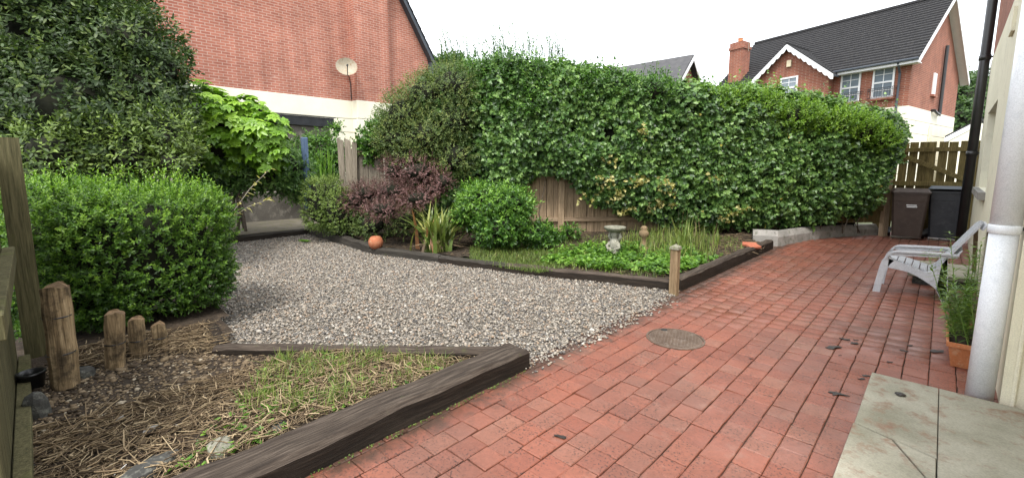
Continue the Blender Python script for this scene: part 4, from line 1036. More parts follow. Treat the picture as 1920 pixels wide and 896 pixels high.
# concrete kerb round the far end of the bed
kp = [(-2.56, 9.5), (-2.17, 9.66), (-2.02, 10.35), (-1.86, 11.05), (-1.58, 11.75), (-1.24, 12.35), (-.92, 12.85)]
names_k = ['end block of the pale concrete kerb facing the camera', 'long pale concrete kerb stone just after the end block', 'second kerb stone of the curve beside the red pavers', 'middle stone of the curved concrete kerb under the ivy', 'shaded kerb stone of the curve under the ivy end', 'last kerb stone of the curve, nearest the brown bin']
kpa = np.array(kp[1:]); seg_ = np.r_[0, np.cumsum(np.linalg.norm(np.diff(kpa, axis=0), axis=1))]
def kerb_pt(s_): return np.array([np.interp(s_, seg_, kpa[:, 0]), np.interp(s_, seg_, kpa[:, 1])])
def kerb_sec(s_):
    d_ = kerb_pt(min(s_ + .35, seg_[-1])) - kerb_pt(max(s_ - .35, 0)); d_ = d_ / np.linalg.norm(d_); nl = np.array([-d_[1], d_[0]]); q = kerb_pt(s_); zt = .27 - .012 * s_
    return [(*q, -.03), (*(q + nl * .012), zt - .1), (*(q + nl * .07), zt), (*(q + nl * .15), zt + .004), (*(q + nl * .16), -.03)]
for i in range(6):
    m = MB()
    if i == 0:
        a, b = np.array(kp[0]), np.array(kp[1]); d_ = (b - a) / np.linalg.norm(b - a); nl = np.array([-d_[1], d_[0]])
        secs = [[(*q, -.03), (*(q + nl * .012), .19), (*(q + nl * .07), .29), (*(q + nl * .15), .294), (*(q + nl * .16), -.03)] for q in (a, a * .5 + b * .5, b)]
    else:
        L_ = seg_[-1] / 5; secs = [kerb_sec(s_) for s_ in np.linspace((i - 1) * L_ + .003, i * L_ - .003, 6)]; a = kerb_pt((i - 1) * L_)
    for u_ in range(len(secs) - 1):
        for j in range(4): m.add([secs[u_][j], secs[u_ + 1][j], secs[u_ + 1][j + 1], secs[u_][j + 1]], [(0, 1, 2, 3)])
    m.add(secs[0], [(4, 3, 2, 1, 0)]); m.add(secs[-1], [(0, 1, 2, 3, 4)])
    tag(m.build('kerb_stone', 'kerb_concrete', None, (a[0], a[1], 0)), names_k[i], 'kerb', 'curved concrete kerb')
for lab, px, py, az in (('broken red paver lying on the soil by the kerb end', 1405, 458, .3), ('second broken red paver leaning by the kerb end', 1413, 462, 1.0)):
    q = G(px, py, .17); m = MB(); M_ = Matrix.Translation(Vector(q)) @ Matrix.Rotation(az, 4, 'Z') @ Matrix.Rotation(.25, 4, 'X'); m.box((-.11, -.06, -.02), (.11, .06, .02), M_, ch=.006)
    tag(m.build('broken_paver', 'broken_brick', None, tuple(q)), lab, 'paver', 'broken pavers by the kerb')

# ------------------------------------------------------------------ manhole
mc = G(1266, 634.5); mr = .235
mh = thing('manhole_cover', 'round rusty iron manhole cover with tread pattern in the red paving', 'manhole cover', (mc[0], mc[1], 0))
m = MB(); m.lathe([(mr + .012, -.01), (mr + .012, .005), (mr - .004, .006), (mr - .006, -.002)], (mc[0], mc[1], 0), 48); m.build('frame', 'iron', mh)
m = MB(); m.lathe([(mr - .009, -.01), (mr - .009, .004), (mr - .02, .0055)], (mc[0], mc[1], 0), 48); pl_ = m.build('cover', 'iron', mh)
m = MB(); nb = 16
for k in range(-nb, nb + 1):
    o_ = k * .0275
    for ang in (.35, .35 + math.pi / 2):
        hl_ = mr - .03
        if abs(o_) >= hl_: continue
        L_ = math.sqrt(hl_ ** 2 - o_ ** 2); d_ = np.array([math.cos(ang), math.sin(ang)]); p_ = np.array([-d_[1], d_[0]])
        c0 = mc[:2] + p_ * o_ - d_ * L_; c1 = mc[:2] + p_ * o_ + d_ * L_
        m.beam((c0[0], c0[1], .0065), (c1[0], c1[1], .0065), .008, .004 if ang < 1 else .0036)
m.build('tread_ribs', 'iron', pl_)
m = MB(); kq = mc[:2] + np.array([-.16, .12]); m.lathe([(.03, .008), (.03, .0105), (.018, .0107)], (kq[0], kq[1], 0), 14); m.build('key_hole', 'black_plastic', pl_)

# dead wet leaves
leaf_px = [(1560, 651, 1.5), (1581, 635, .9), (1601, 643, .9), (1604, 637, .5), (1694, 657, .7), (1706, 648, .6), (1758, 658, 1.3), (1568, 737, 1.4), (1624, 704, .7), (1616, 710, .7), (1697, 717, .8), (1408, 672, .35), (1668, 678, .45), (1266, 683, .35), (1050, 818, .7), (1575, 666, .3)]
LEAF_LAB = ['largest black wet leaf, left of the group on the middle pavers', 'upper black wet leaf of the group right of the largest', 'black wet leaf at the right of the middle group', 'thin sliver of black leaf at the top of the middle group',
 'small black wet leaf left of the trough, lower of two', 'thin black leaf left of the trough, upper of two', 'black wet leaf nearest the terracotta trough', 'long black wet leaf left of the doorstep corner', 'upper small black leaf just above the doorstep corner', 'lower small black leaf just left of the doorstep corner',
 'black wet leaf at the far edge of the doorstep', 'tiny dark leaf speck alone in the centre of the paving', 'tiny dark leaf speck between the middle group and the trough', 'tiny dark leaf speck below the manhole cover', 'dark wet leaf alone near the lower middle pavers', 'tiny black speck below the middle leaf group']
for i, (px, py, sz) in enumerate(leaf_px):
    q = G(px, py, .004); m = MB(); n = 9; P = [(0, 0, .003)]; r = random.Random(i)
    az = HEAD + r.uniform(-.5, .5)
    for k in range(n):
        a_ = k * 2 * math.pi / n; rr = .024 * sz * r.uniform(.35, 1.6); X_, Y_ = rr * 1.7 * math.cos(a_), rr * .9 * math.sin(a_)
        P.append((X_ * math.cos(az) - Y_ * math.sin(az), X_ * math.sin(az) + Y_ * math.cos(az), r.uniform(.0005, .005) * (.5 + sz * .5)))
    V = [(q[0] + a_, q[1] + b_, q[2] + c_) for a_, b_, c_ in P]; V += [(a_, b_, max(.0035, c_ - .004)) for a_, b_, c_ in V]
    f_ = [(0, 1 + k, 1 + (k + 1) % n) for k in range(n)] + [(n + 1, n + 2 + (k + 1) % n, n + 2 + k) for k in range(n)] + [(1 + k, n + 2 + k, n + 2 + (k + 1) % n, 1 + (k + 1) % n) for k in range(n)]
    m.add(V, f_); lab = LEAF_LAB[i]
    tag(m.build('wet_leaf', 'wet_leaf', None, tuple(q)), lab, 'leaf', 'wet leaves on the paving')
q = G(1688, 739, ST + .004); m = MB(); m.lathe([(.018, 0), (.03, .003), (.02, .008), (.005, .01)], q, 9, .5); tag(m.build('wet_leaf', 'wet_leaf', None, tuple(q)), 'black wet leaf lying on the pale doorstep slab', 'leaf', 'wet leaves on the paving')

# ------------------------------------------------------------------ bins
def bin_(label, x, y, w, d, h, body, lidm, open_=0.0, logo=False, rot=0.0):
    t_ = thing('wheelie_bin', label, 'bin', (x, y, 0), 'wheelie bins by the gate')
    def bp_(px, py, pz): c, s_ = math.cos(rot), math.sin(rot); return (x + px * c - py * s_, y + px * s_ + py * c, pz)
    def ring(hw, hd, z, c=.035): return [bp_(a_, b_, z) for a_, b_ in ((-hw + c, -hd), (hw - c, -hd), (hw, -hd + c), (hw, hd - c), (hw - c, hd), (-hw + c, hd), (-hw, hd - c), (-hw, -hd + c))]
    m = MB(); L = [ring(w * .38, d * .36, .06), ring(w * .39, d * .37, .12), ring(w * .46, d * .45, h * .78), ring(w * .465, d * .455, h * .79), ring(w * .475, d * .47, h * .93)]
    V = [q for r_ in L for q in r_]; f_ = [(i * 8 + k, i * 8 + (k + 1) % 8, (i + 1) * 8 + (k + 1) % 8, (i + 1) * 8 + k) for i in range(len(L) - 1) for k in range(8)] + [tuple(range(8))[::-1], tuple(32 + k for k in range(8))]
    m.add(V, f_); m.build('body', body, t_)
    m = MB(); R0, R1 = ring(w * .5, d * .5, h * .93 + .001), ring(w * .5, d * .5, h * .965); m.add(R0 + R1, [(k, (k + 1) % 8, 8 + (k + 1) % 8, 8 + k) for k in range(8)] + [tuple(range(8))[::-1], tuple(8 + k for k in range(8))]); m.build('rim', body, t_)
    m = MB(); tl = open_
    A_, B_ = ring(w * .51, d * .52, h * .967), ring(w * .44, d * .44, h + .03)
    A_ = [(q[0], q[1], q[2] + tl * (d * .5 - ((q[1] - y))) ) for q in A_]; B_ = [(q[0], q[1], q[2] + tl * (d * .5 - ((q[1] - y)))) for q in B_]
    m.add(A_ + B_, [(k, (k + 1) % 8, 8 + (k + 1) % 8, 8 + k) for k in range(8)] + [tuple(range(8))[::-1], tuple(8 + k for k in range(8))]); lid = m.build('lid', lidm, t_)
    m = MB(); m.tube([bp_(-w * .35, d * .55, h * .95), bp_(w * .35, d * .55, h * .95)], .018, 8); m.build('handle', body, t_)
    for s_ in (-1, 1):
        m = MB(); m.tube([bp_(s_ * w * .4, d * .36, .1), bp_(s_ * (w * .4 + .055), d * .36, .1)], .1, 18); wh = m.build('wheel', 'black_plastic', t_)
        m = MB(); m.tube([bp_(s_ * (w * .4 + .056), d * .36, .1), bp_(s_ * (w * .4 + .06), d * .36, .1)], .04, 10); m.build('hub', body, wh)
    if logo:
        yy = -d * .445; zc = h * .7; m = MB()
        for k, (a_, b_) in enumerate(((-.05, .11), (-.04, .12))):
            fy = -d * (.37 + .08 * (zc - k * .035 - .12) / (h * .66)) - .004
            m.extr([bp_(a_, fy, zc - k * .035), bp_(b_, fy, zc - k * .035), bp_(b_, fy, zc - k * .035 + .018), bp_(a_, fy, zc - k * .035 + .018)], (0, -.002, 0))
        m.build('printed_mark', 'white_paint', t_)
    return t_
bin_('brown wheelie bin with white printed mark, left of the two', -.46, 12.62, .62, .66, 1.02, 'bin_brown', 'bin_brown', 0, True, .06)
bin_('dark grey wheelie bin with lifted blue grey lid, right of the two', .12, 12.86, .6, .62, 1.05, 'bin_black', 'bin_lid', .07, False, -.03)

# ------------------------------------------------------------------ plastic chair (faces -X)
cy0, cy1 = 6.93, 7.5
pc = thing('plastic_chair', 'grey plastic low garden chair with slatted seat beside the wall', 'chair', (-.15, 7.2, 0))
def strip(m, pts, y0, y1, th):
    """bent strip: profile pts in XZ, extruded y0..y1, thickness th"""
    for (x0, z0), (x1, z1) in zip(pts[:-1], pts[1:]):
        dx, dz = x1 - x0, z1 - z0; L = math.hypot(dx, dz); nx, nz = -dz / L * th, dx / L * th
        m.extr([(x0, y0, z0), (x1, y0, z1), (x1 + nx, y0, z1 + nz), (x0 + nx, y0, z0 + nz)], (0, y1 - y0, 0))
def curve2(pts, n=5):
    out = []; P = [np.array(q, float) for q in pts]; P = [P[0]] + P + [P[-1]]
    for i in range(1, len(P) - 2):
        for k in range(n):
            s_ = k / n; out.append(tuple(.5 * ((2 * P[i]) + (-P[i - 1] + P[i + 1]) * s_ + (2 * P[i - 1] - 5 * P[i] + 4 * P[i + 1] - P[i + 2]) * s_ ** 2 + (-P[i - 1] + 3 * P[i] - 3 * P[i + 1] + P[i + 2]) * s_ ** 3)))
    out.append(tuple(P[-2])); return out
for y0, y1, nm in ((cy0, cy0 + .05, 'near'), (cy1 - .05, cy1, 'far')):
    m = MB(); outer = curve2([(-.5, 0), (-.475, .2), (-.44, .39), (-.38, .45)]); inner = curve2([(-.43, 0), (-.41, .2), (-.375, .33), (-.33, .4)])
    for k in range(len(outer) - 1): m.extr([(outer[k][0], y0, outer[k][1]), (outer[k + 1][0], y0, outer[k + 1][1]), (inner[k + 1][0], y0, inner[k + 1][1]), (inner[k][0], y0, inner[k][1])], (0, y1 - y0, 0))
    m.build('front_leg', 'chair_plastic', pc)
    m = MB(); topc = curve2([(-.38, .42), (-.2, .36), (-.03, .31), (.07, .4), (.12, .5)]); botc = curve2([(-.38, .31), (-.2, .285), (-.06, .215), (.06, .12), (.11, .0)])
    n = len(topc)
    tops = topc; bots = botc
    for k in range(n - 1):
        m.extr([(tops[k][0], y0, tops[k][1]), (tops[k + 1][0], y0, tops[k + 1][1]), (bots[k + 1][0] + (.045 if k + 1 == n - 1 else 0), y0, bots[k + 1][1]), (bots[k][0], y0, bots[k][1])], (0, y1 - y0, 0))
    m.extr([(.06, y0, .12), (.11, y0, 0), (.165, y0, 0), (.15, y0, .2), (.12, y0, .5), (.08, y0, .42)], (0, y1 - y0, 0))
    m.build('side_frame', 'chair_plastic', pc)
    m = MB(); ya, yb = (y0 - .02, y1 + .01) if nm == 'near' else (y0 - .01, y1 + .02)
    strip(m, curve2([(.21, .545), (.0, .54), (-.2, .53), (-.34, .515), (-.4, .46), (-.41, .42)], 4), ya, yb, .022)
    m.extr([(-.36, y0, .46), (.2, y0, .5), (.2, y0, .518), (-.35, y0, .49)], (0, y1 - y0, 0)); m.build('armrest', 'chair_plastic', pc)
for k in range(6):
    x0 = -.37 + k * .068; z0 = .425 - k * .021; m = MB()
    m.extr([(x0, cy0 + .051, z0), (x0 + .058, cy0 + .051, z0 - .018), (x0 + .058, cy0 + .051, z0 - .032), (x0, cy0 + .051, z0 - .014)], (0, cy1 - cy0 - .102, 0)); m.build('seat_slat', 'chair_plastic', pc)
dB = np.array([.37 - .06, 0, .9 - .36]); nB = 7; wB = (cy1 - cy0 - .04) / nB
for k in range(nB):
    y0 = cy0 + .02 + k * wB; hh = 1 - .05 * abs(k - 3) ** 1.3 / 3; m = MB()
    strip(m, curve2([(.055, .35), (.17, .56), (.06 + dB[0] * hh, .36 + dB[2] * hh)], 4), y0 + .008, y0 + wB - .008, .02); m.build('back_slat', 'chair_plastic', pc)
for s0, s1 in ((.3, .42), (.86, .96)):
    m = MB(); a_, b_ = np.array([.075, .36]) + np.array([dB[0], dB[2]]) * s0, np.array([.075, .36]) + np.array([dB[0], dB[2]]) * s1
    m.extr([(a_[0] + .012, cy0 + .02, a_[1]), (b_[0] + .012, cy0 + .02, b_[1]), (b_[0] + .03, cy0 + .02, b_[1]), (a_[0] + .03, cy0 + .02, a_[1])], (0, cy1 - cy0 - .04, 0)); m.build('back_rail', 'chair_plastic', pc)
m = MB(); m.tube([(.33, cy1 - .1, .82), (.36, cy1 - .1, .3)], .02, 6); m.build('prop', 'fence_board', pc)

# trough
TX = .245
tr = thing('planter_trough', 'small orange terracotta coloured trough with dark soil by the pipe', 'planter', (.26, 4.9, 0))
def rect(hx, hy, z): return [(TX - hx, 4.95 - hy, z), (TX + hx, 4.95 - hy, z), (TX + hx, 4.95 + hy, z), (TX - hx, 4.95 + hy, z)]
def loft(m, rings, cap0=True, cap1=True):
    n = len(rings[0]); V = [q for r_ in rings for q in r_]
    m.add(V, [(i * n + k, i * n + (k + 1) % n, (i + 1) * n + (k + 1) % n, (i + 1) * n + k) for i in range(len(rings) - 1) for k in range(n)] + ([tuple(range(n))[::-1]] if cap0 else []) + ([tuple((len(rings) - 1) * n + k for k in range(n))] if cap1 else []))
m = MB(); loft(m, [rect(.075, .27, .002), rect(.1, .32, .165), rect(.112, .335, .167), rect(.114, .338, .2), rect(.1, .322, .2), rect(.092, .31, .15)], True, False); m.build('trough', 'terracotta', tr)
m = MB(); loft(m, [rect(.0945, .313, .166), rect(.0945, .313, .167)]); m.build('potting_soil', 'soil', tr)

# ------------------------------------------------------------------ back left corner: planter wall, blue post, lean-to
pw = thing('planter_wall', 'low stained concrete retaining wall behind the mossy path', 'wall', (-12.6, 3.6, 0))
for y0, y1 in ((1.4, 3.3), (3.305, 5.25)):
    m = MB(); m.box((-12.85, y0, .02), (-12.55, y1, .86 if y0 > 2 else .88), ch=.02); m.build('concrete_panel', 'planter_concrete', pw)
m = MB(); m.box((-13.9, 5.1, .02), (-12.86, 5.25, .85), ch=.02); m.build('return_panel', 'planter_concrete', pw)
sheet('raised_bed_soil', [(-12.87, 1.4), (-12.87, 5.09), (-14.3, 5.09), (-14.3, 1.4)], .8, 'soil')
q = atD(570, 258, 9.25); m = MB(); m.box((-.055, -.055, .0), (.055, .055, q[2] - .6), ch=.012)
o = m.build('painted_post', 'blue_paint', None, (q[0], q[1], .6), world=False); tag(o, 'pale blue painted wooden post in front of the overgrown lean-to', 'post')
SX = -13.35
q0, q1 = atX(500, 211, SX), atX(626, 224, SX)
ls = thing('lean_to', 'overgrown lean-to shed with black felt roof edge against the cream wall', 'shed', (SX, (q0[1] + q1[1]) / 2, 0))
zt = (q0[2] + q1[2]) / 2
m = MB(); m.extr([(SX, q0[1] - 2, zt), (SX, q1[1], zt), (SX, q1[1], zt - .26), (SX, q0[1] - 2, zt - .22)], (-.06, 0, 0)); m.build('fascia', 'dark_roof', ls)
m = MB(); m.extr([(SX + .02, q0[1] - 2, zt + .002), (SX + .02, q1[1] + .05, zt + .002), (LX + .1, q1[1] + .05, zt + .14), (LX + .1, q0[1] - 2, zt + .14)], (0, 0, .03)); m.build('roof', 'dark_roof', ls)
m = MB(); m.box((SX - .25, q0[1] - 2, .7), (SX - .08, q1[1] - .1, zt - .05)); m.build('wall', 'planter_concrete', ls)

# ------------------------------------------------------------------ vegetation
R_ = np.random.default_rng
# --- the tall ivy hedge on the fence
prof_t = np.array([-4.0, -3.6, -3.15, -2.7, -1.95, -1.1, -.1, .8, 1.7, 2.7, 4.0, 5.2, 5.9, 6.65, 7.2, 7.6])
prof_z = np.array([1.9, 2.45, 2.85, 3.2, 3.45, 3.6, 3.5, 3.4, 3.25, 3.1, 3.1, 2.95, 2.78, 2.62, 2.5, 2.35])
low_t = np.array([-4, -2.5, -1.0, -.8, -.45, .15, .3, .7, 1.2, 1.7, 2.4, 4, 5.2, 6, 7, 7.6])
low_z = np.array([.3, .3, .7, 1.15, 1.36, 1.36, 1.1, .8, .62, .45, .3, .28, .35, .5, .5, .55])
def hedge_surface(t_, z_, inset=0.0):
    """front offset from the fence line (negative = towards the camera)"""
    top = np.interp(t_, prof_t, prof_z); lw = np.interp(t_, low_t, low_z)
    P3 = np.stack([t_, z_, np.zeros_like(t_)], 1)
    w = .5 + .22 * wob(P3, 1.5, 3) + .13 * wob(P3 + 5, 4.2, 3) - inset
    s_ = np.clip((z_ - (top - .7)) / .7, 0, 1); w = w * np.sqrt(np.maximum(0, 1 - .92 * s_ ** 2))
    w *= .55 + .45 * np.clip((z_ - lw) / .55, 0, 1)
    te = np.interp(z_, [.3, .8, 1.6, 2.1, 2.6], [6.6, 6.65, 6.95, 7.2, 7.15]); w *= np.sqrt(np.clip((te + .05 - t_) / .5, 0, 1)) * .9 + .1
    return -w
def hedge_points(r, n, t0, t1, inset=0.0, dep=.3):
    t_ = r.uniform(t0, t1, n); top = np.interp(t_, prof_t, prof_z); lw = np.interp(t_, low_t, low_z)
    top = top + .13 * wob(np.stack([t_ * 2.2, t_ * 0, t_ * 0], 1), 1.8)
    lw = lw + .1 * wob(np.stack([t_ * 3, t_ * 0 + 3, t_ * 0], 1), 2.0)
    z_ = lw + (top - lw) * r.uniform(0, 1, n)
    te = np.interp(z_, [.3, .8, 1.6, 2.1, 2.6], [6.6, 6.65, 6.95, 7.2, 7.15]); t_ = np.where(t_ > te, te - r.uniform(0, .5, n), t_)
    d = r.uniform(0, 1, n) ** 1.8 * dep
    off = hedge_surface(t_, z_) + d
    P = np.stack([fA[0] + fu[0] * t_ + fn[0] * off, fA[1] + fu[1] * t_ + fn[1] * off, z_], 1)
    s_ = np.clip((z_ - (top - .7)) / .7, 0, 1)
    N = np.stack([-fn[0] * (1 - s_ * .8), -fn[1] * (1 - s_ * .8), .12 + s_ * 1.1], 1)
    return P, unit(N), t_, z_, top
r = R_(11)
iv = thing('ivy_hedge', 'tall dense dark green ivy hedge covering the fence', 'hedge', fl(2.2))
P, N, t_, z_, top = hedge_points(r, 15000, -2.9, 7.6)
keep = ~((t_ < -1.6) & (r.random(len(t_)) < .5)) & (wob(np.stack([t_, z_, 0 * t_], 1), 3.6, 2) > -.7); P, N, t_, z_, top = P[keep], N[keep], t_[keep], z_[keep], top[keep]
Dr = unit(N + np.array([0, 0, -.25]) + r.normal(0, .45, P.shape))
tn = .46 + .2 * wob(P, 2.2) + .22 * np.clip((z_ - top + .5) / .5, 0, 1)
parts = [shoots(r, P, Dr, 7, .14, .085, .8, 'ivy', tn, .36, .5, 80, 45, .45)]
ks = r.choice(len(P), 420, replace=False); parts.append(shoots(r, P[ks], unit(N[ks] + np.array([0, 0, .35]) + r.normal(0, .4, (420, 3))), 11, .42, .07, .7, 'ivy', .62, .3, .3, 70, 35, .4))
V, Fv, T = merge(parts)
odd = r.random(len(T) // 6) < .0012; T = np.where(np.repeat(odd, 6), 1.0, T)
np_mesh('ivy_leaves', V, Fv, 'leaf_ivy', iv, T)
# yellowing patches low in the middle
yl = []
for px, py, n_ in ((1135, 340, 26), (1190, 335, 18), (1245, 345, 30), (1160, 362, 18), (1110, 375, 10), (1225, 385, 14), (1180, 395, 14), (1255, 375, 10), (1375, 405, 12), (1400, 395, 8), (1330, 330, 6), (1195, 245, 10), (1145, 300, 8)):
    c = atD(px, py, 8.85); q = c + r.normal(0, .09, (n_, 3)) * np.array([1, 1, .8]); yl.append(q)
q = np.concatenate(yl); tt_ = (q[:, :2] - fA) @ fu; of = hedge_surface(tt_, q[:, 2]) - .07; q[:, 0] = fA[0] + fu[0] * tt_ + fn[0] * of; q[:, 1] = fA[1] + fu[1] * tt_ + fn[1] * of
V, Fv, T = shoots(r, q, unit(np.array([-fn[0], -fn[1], -.2]) + r.normal(0, .4, q.shape)), 3, .08, .07, .75, 'ivy', .6, .5, .4)
np_mesh('yellow_leaves', V, Fv, 'leaf_yellow', iv, T)
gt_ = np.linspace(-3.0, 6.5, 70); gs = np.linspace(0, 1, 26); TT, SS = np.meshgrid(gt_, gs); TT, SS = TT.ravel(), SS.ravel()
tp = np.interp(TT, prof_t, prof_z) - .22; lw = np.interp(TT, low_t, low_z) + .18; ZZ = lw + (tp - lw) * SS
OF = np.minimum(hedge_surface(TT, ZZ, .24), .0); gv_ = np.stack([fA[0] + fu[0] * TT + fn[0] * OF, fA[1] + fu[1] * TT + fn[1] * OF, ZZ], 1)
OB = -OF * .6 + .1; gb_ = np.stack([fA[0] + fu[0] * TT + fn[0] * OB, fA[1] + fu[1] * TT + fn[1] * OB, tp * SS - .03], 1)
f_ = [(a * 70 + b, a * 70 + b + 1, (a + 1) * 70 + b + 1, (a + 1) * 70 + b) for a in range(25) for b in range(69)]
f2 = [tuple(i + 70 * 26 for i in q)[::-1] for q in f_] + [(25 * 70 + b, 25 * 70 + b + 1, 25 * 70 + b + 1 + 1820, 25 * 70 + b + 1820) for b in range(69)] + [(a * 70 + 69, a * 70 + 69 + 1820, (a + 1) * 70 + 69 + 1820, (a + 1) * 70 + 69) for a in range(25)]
np_mesh('shade_core', np.r_[gv_, gb_], np.array(f_ + f2), 'shade_core', iv, smooth=True)  # added opaque core; its back sheet blocks light behind the fence gaps
for i in range(26):
    ta = r.uniform(1.6, 6.6) if i > 3 else r.uniform(-1.6, -.3); lz = float(np.interp(ta, low_t, low_z)) + .35; m = MB(); p0 = fl(ta, -.18 + r.uniform(-.1, .05), .1); pts = [p0]
    for k in range(1, 5): pts.append(fl(ta + r.normal(0, .05) + .04 * k * r.choice((-1, 1)), -.2 + r.uniform(-.12, .06), .1 + (lz + .2) * k / 4))
    m.tube(pts, [.012 * (1 - .15 * k) for k in range(5)], 5); m.build('stem', 'pale_bark' if i % 3 == 0 else 'bark', iv, smooth=True)

def sprigs(r, base, n, h, sp, ll, asp, tint):
    """upright leafy sprigs above a hedge top"""
    out = []
    for c, hh in base:
        k = max(5, int(hh / .05)); s_ = np.linspace(0, 1, k)[:, None]; ln = np.array([r.normal(0, .12), r.normal(0, .12), 1.0]) * hh
        pts = np.array(c) + ln * s_ + np.stack([.03 * np.sin(s_[:, 0] * 5), .03 * np.cos(s_[:, 0] * 4), 0 * s_[:, 0]], 1)
        out.append(shoots(r, pts, np.tile(ln, (k, 1)), 3, .05, ll, asp, 'oval', tint, .3, .1))
        for az in (0, 1.57):
            v, f_, kk = leaves(np.array([c]) - ln * .15, np.array([ln]), np.array([[math.cos(az), math.sin(az), .1]]), np.array([hh * 1.15]), np.array([.014]), 'oval'); out.append((v, f_, np.full(len(v), .12)))
    return out
# --- bright privet growing over the right half of the hedge top
L_ = []
for px, py, rr in ((1345, 172, .42), (1420, 178, .46), (1490, 196, .46), (1550, 208, .42), (1610, 218, .38), (1650, 234, .3), (1580, 205, .4), (1300, 168, .3), (1385, 158, .3)):
    c = atD(px, py + 17, 9.15); L_.append(((c[0], c[1], c[2] - .12), (rr, rr, rr * .75)))
bush('privet', 'bright yellow green privet foliage topping the right half of the hedge', 'hedge', L_, 4300, 'leaf_privet', .05, .45, 9, .16, 'oval', tint=.5, rough=.2, depth=.35, upb=1.0, corek=.66, seed=21, lo=1.2,
     extra=lambda r: sprigs(r, [(atD(1640, 214, 9.4), .2), (atD(1648, 216, 9.4), .18), (atD(1230, 140, 9.5), .5), (atD(1310, 150, 9.5), .25), (atD(1352, 150, 9.3), .2)] + [(atD(x, 162 + max(0, x - 1440) * .3 + r.uniform(0, 14), 9.2), r.uniform(.1, .26)) for x in r.uniform(1300, 1665, 55)], 0, 0, 0, .045, .4, .5))
# --- lighter mixed shrub over the middle-left of the hedge
L_ = []
for px, py, rr in ((880, 150, .5), (935, 128, .5), (990, 140, .48), (1045, 150, .4), (910, 180, .5), (1110, 150, .36), (1170, 160, .34), (1225, 160, .36), (1080, 165, .4), (985, 185, .5)):
    c = atD(px, py + 8, 8.85); L_.append(((c[0], c[1], c[2] - .05), (rr, rr * .9, rr * .8)))
bush('hedge_shrub', 'mid green leafy shrub with wispy shoots along the hedge top', 'shrub', L_, 3300, 'leaf_laurel', .065, .42, 8, .2, 'oval', tint=.3, rough=.22, depth=.4, upb=.9, corek=.66, seed=22, lo=1.6,
     extra=lambda r: sprigs(r, [(atD(830 + r.uniform(-15, 60), 112 + r.uniform(-5, 10), 9.2), r.uniform(.3, .6)) for _ in range(9)] + [(atD(x, 100 + abs(x - 945) * .12, 9.2), r.uniform(.25, .5)) for x in r.uniform(880, 1060, 26)] + [(atD(x, 108 + abs(x - 945) * .1, 8.9), r.uniform(.3, .62)) for x in r.uniform(860, 1060, 40)] + [(atD(946, 90, 9.2), .45), (atD(850, 100, 9.2), .55), (atD(1205, 140, 9.3), .22)], 0, 0, 0, .055, .36, .3))
# --- cotoneaster at the left end
L_ = []
for px, py, rr in ((760, 215, .45), (800, 180, .45), (850, 165, .5), (745, 260, .38), (800, 255, .5), (850, 225, .45), (770, 295, .35), (850, 295, .4), (735, 235, .25)):
    c = atD(px, py, 8.6); L_.append(((c[0], c[1], c[2]), (rr, rr, rr * .85)))
bush('cotoneaster', 'large brownish green cotoneaster at the left end of the hedge', 'shrub', L_, 5200, 'leaf_cotoneaster', .036, .55, 10, .2, 'oval', tint=.45, tvar=.35, rough=.25, depth=.42, upb=.3, corek=.7, seed=23, lo=.5,
     stems=[([fl(-2.6 + .2 * k, -.3, .1), fl(-2.8 + .25 * k, -.4, .7), fl(-3.0 + .35 * k, -.45, 1.4)], .02) for k in range(4)])
# ivy spilling over grey fence
L_ = [((*atD(702, 262, 9.0)[:2], atD(702, 262, 9.0)[2]), (.26, .26, .28)), (tuple(atD(690, 285, 9.0)), (.16, .16, .2)), (tuple(atD(722, 245, 9.0)), (.26, .26, .26))]
bush('climbing_ivy', 'fresh green climber spilling over the grey fence boards', 'climber', L_, 420, 'leaf_laurel', .075, .6, 7, .14, 'ivy', tint=.4, rough=.2, depth=.4, upb=.2, corek=.6, seed=24)

# --- near hedge on the left
L_ = [((-5.4, .66, .72), (.64, .66, .57)), ((-5.55, .15, .74), (.64, .42, .6))]
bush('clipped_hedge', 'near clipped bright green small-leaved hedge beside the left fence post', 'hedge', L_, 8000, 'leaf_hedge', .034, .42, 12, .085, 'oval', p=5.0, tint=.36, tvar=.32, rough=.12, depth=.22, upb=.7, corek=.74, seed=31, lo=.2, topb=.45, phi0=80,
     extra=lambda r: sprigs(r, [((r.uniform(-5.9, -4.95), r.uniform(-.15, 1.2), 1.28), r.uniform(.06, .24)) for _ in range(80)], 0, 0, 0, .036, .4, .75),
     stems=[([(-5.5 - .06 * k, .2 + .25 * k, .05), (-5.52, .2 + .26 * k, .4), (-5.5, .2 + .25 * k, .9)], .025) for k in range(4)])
# --- dark evergreen tree behind it
def dl(px, py, d, rr, k=1.0): c = atD(px, py, d); return ((c[0], c[1], c[2]), (rr, rr, rr * k))
L_ = [dl(130, 110, 6.9, 1.2), dl(245, 95, 6.6, .64), dl(60, 20, 6.8, 1.3), dl(262, 175, 6.5, .62), dl(285, 240, 6.35, .52), dl(150, 225, 6.3, .95), dl(-130, 120, 6.8, 1.4), dl(20, 215, 6.2, .85), dl(165, 10, 6.8, .75), dl(298, 130, 6.5, .34), dl(215, 270, 6.0, .5)]
bush('evergreen_tree', 'big dark glossy evergreen tree at the upper left', 'tree', L_, 10500, 'leaf_dark', .085, .45, 9, .22, 'oval', tint=.36, tvar=.34, rough=.2, depth=.38, upb=.35, corek=.62, seed=32, lo=.9, topb=.25, partname='crown',
     stems=[([(-8.6, .6, 0), (-8.7, .6, 1.2), (-8.9, .7, 2.2), (-9.0, .8, 3.2)], .11), ([(-8.65, .6, .8), (-8.3, 1.1, 1.7), (-8.2, 1.5, 2.4)], .06)])
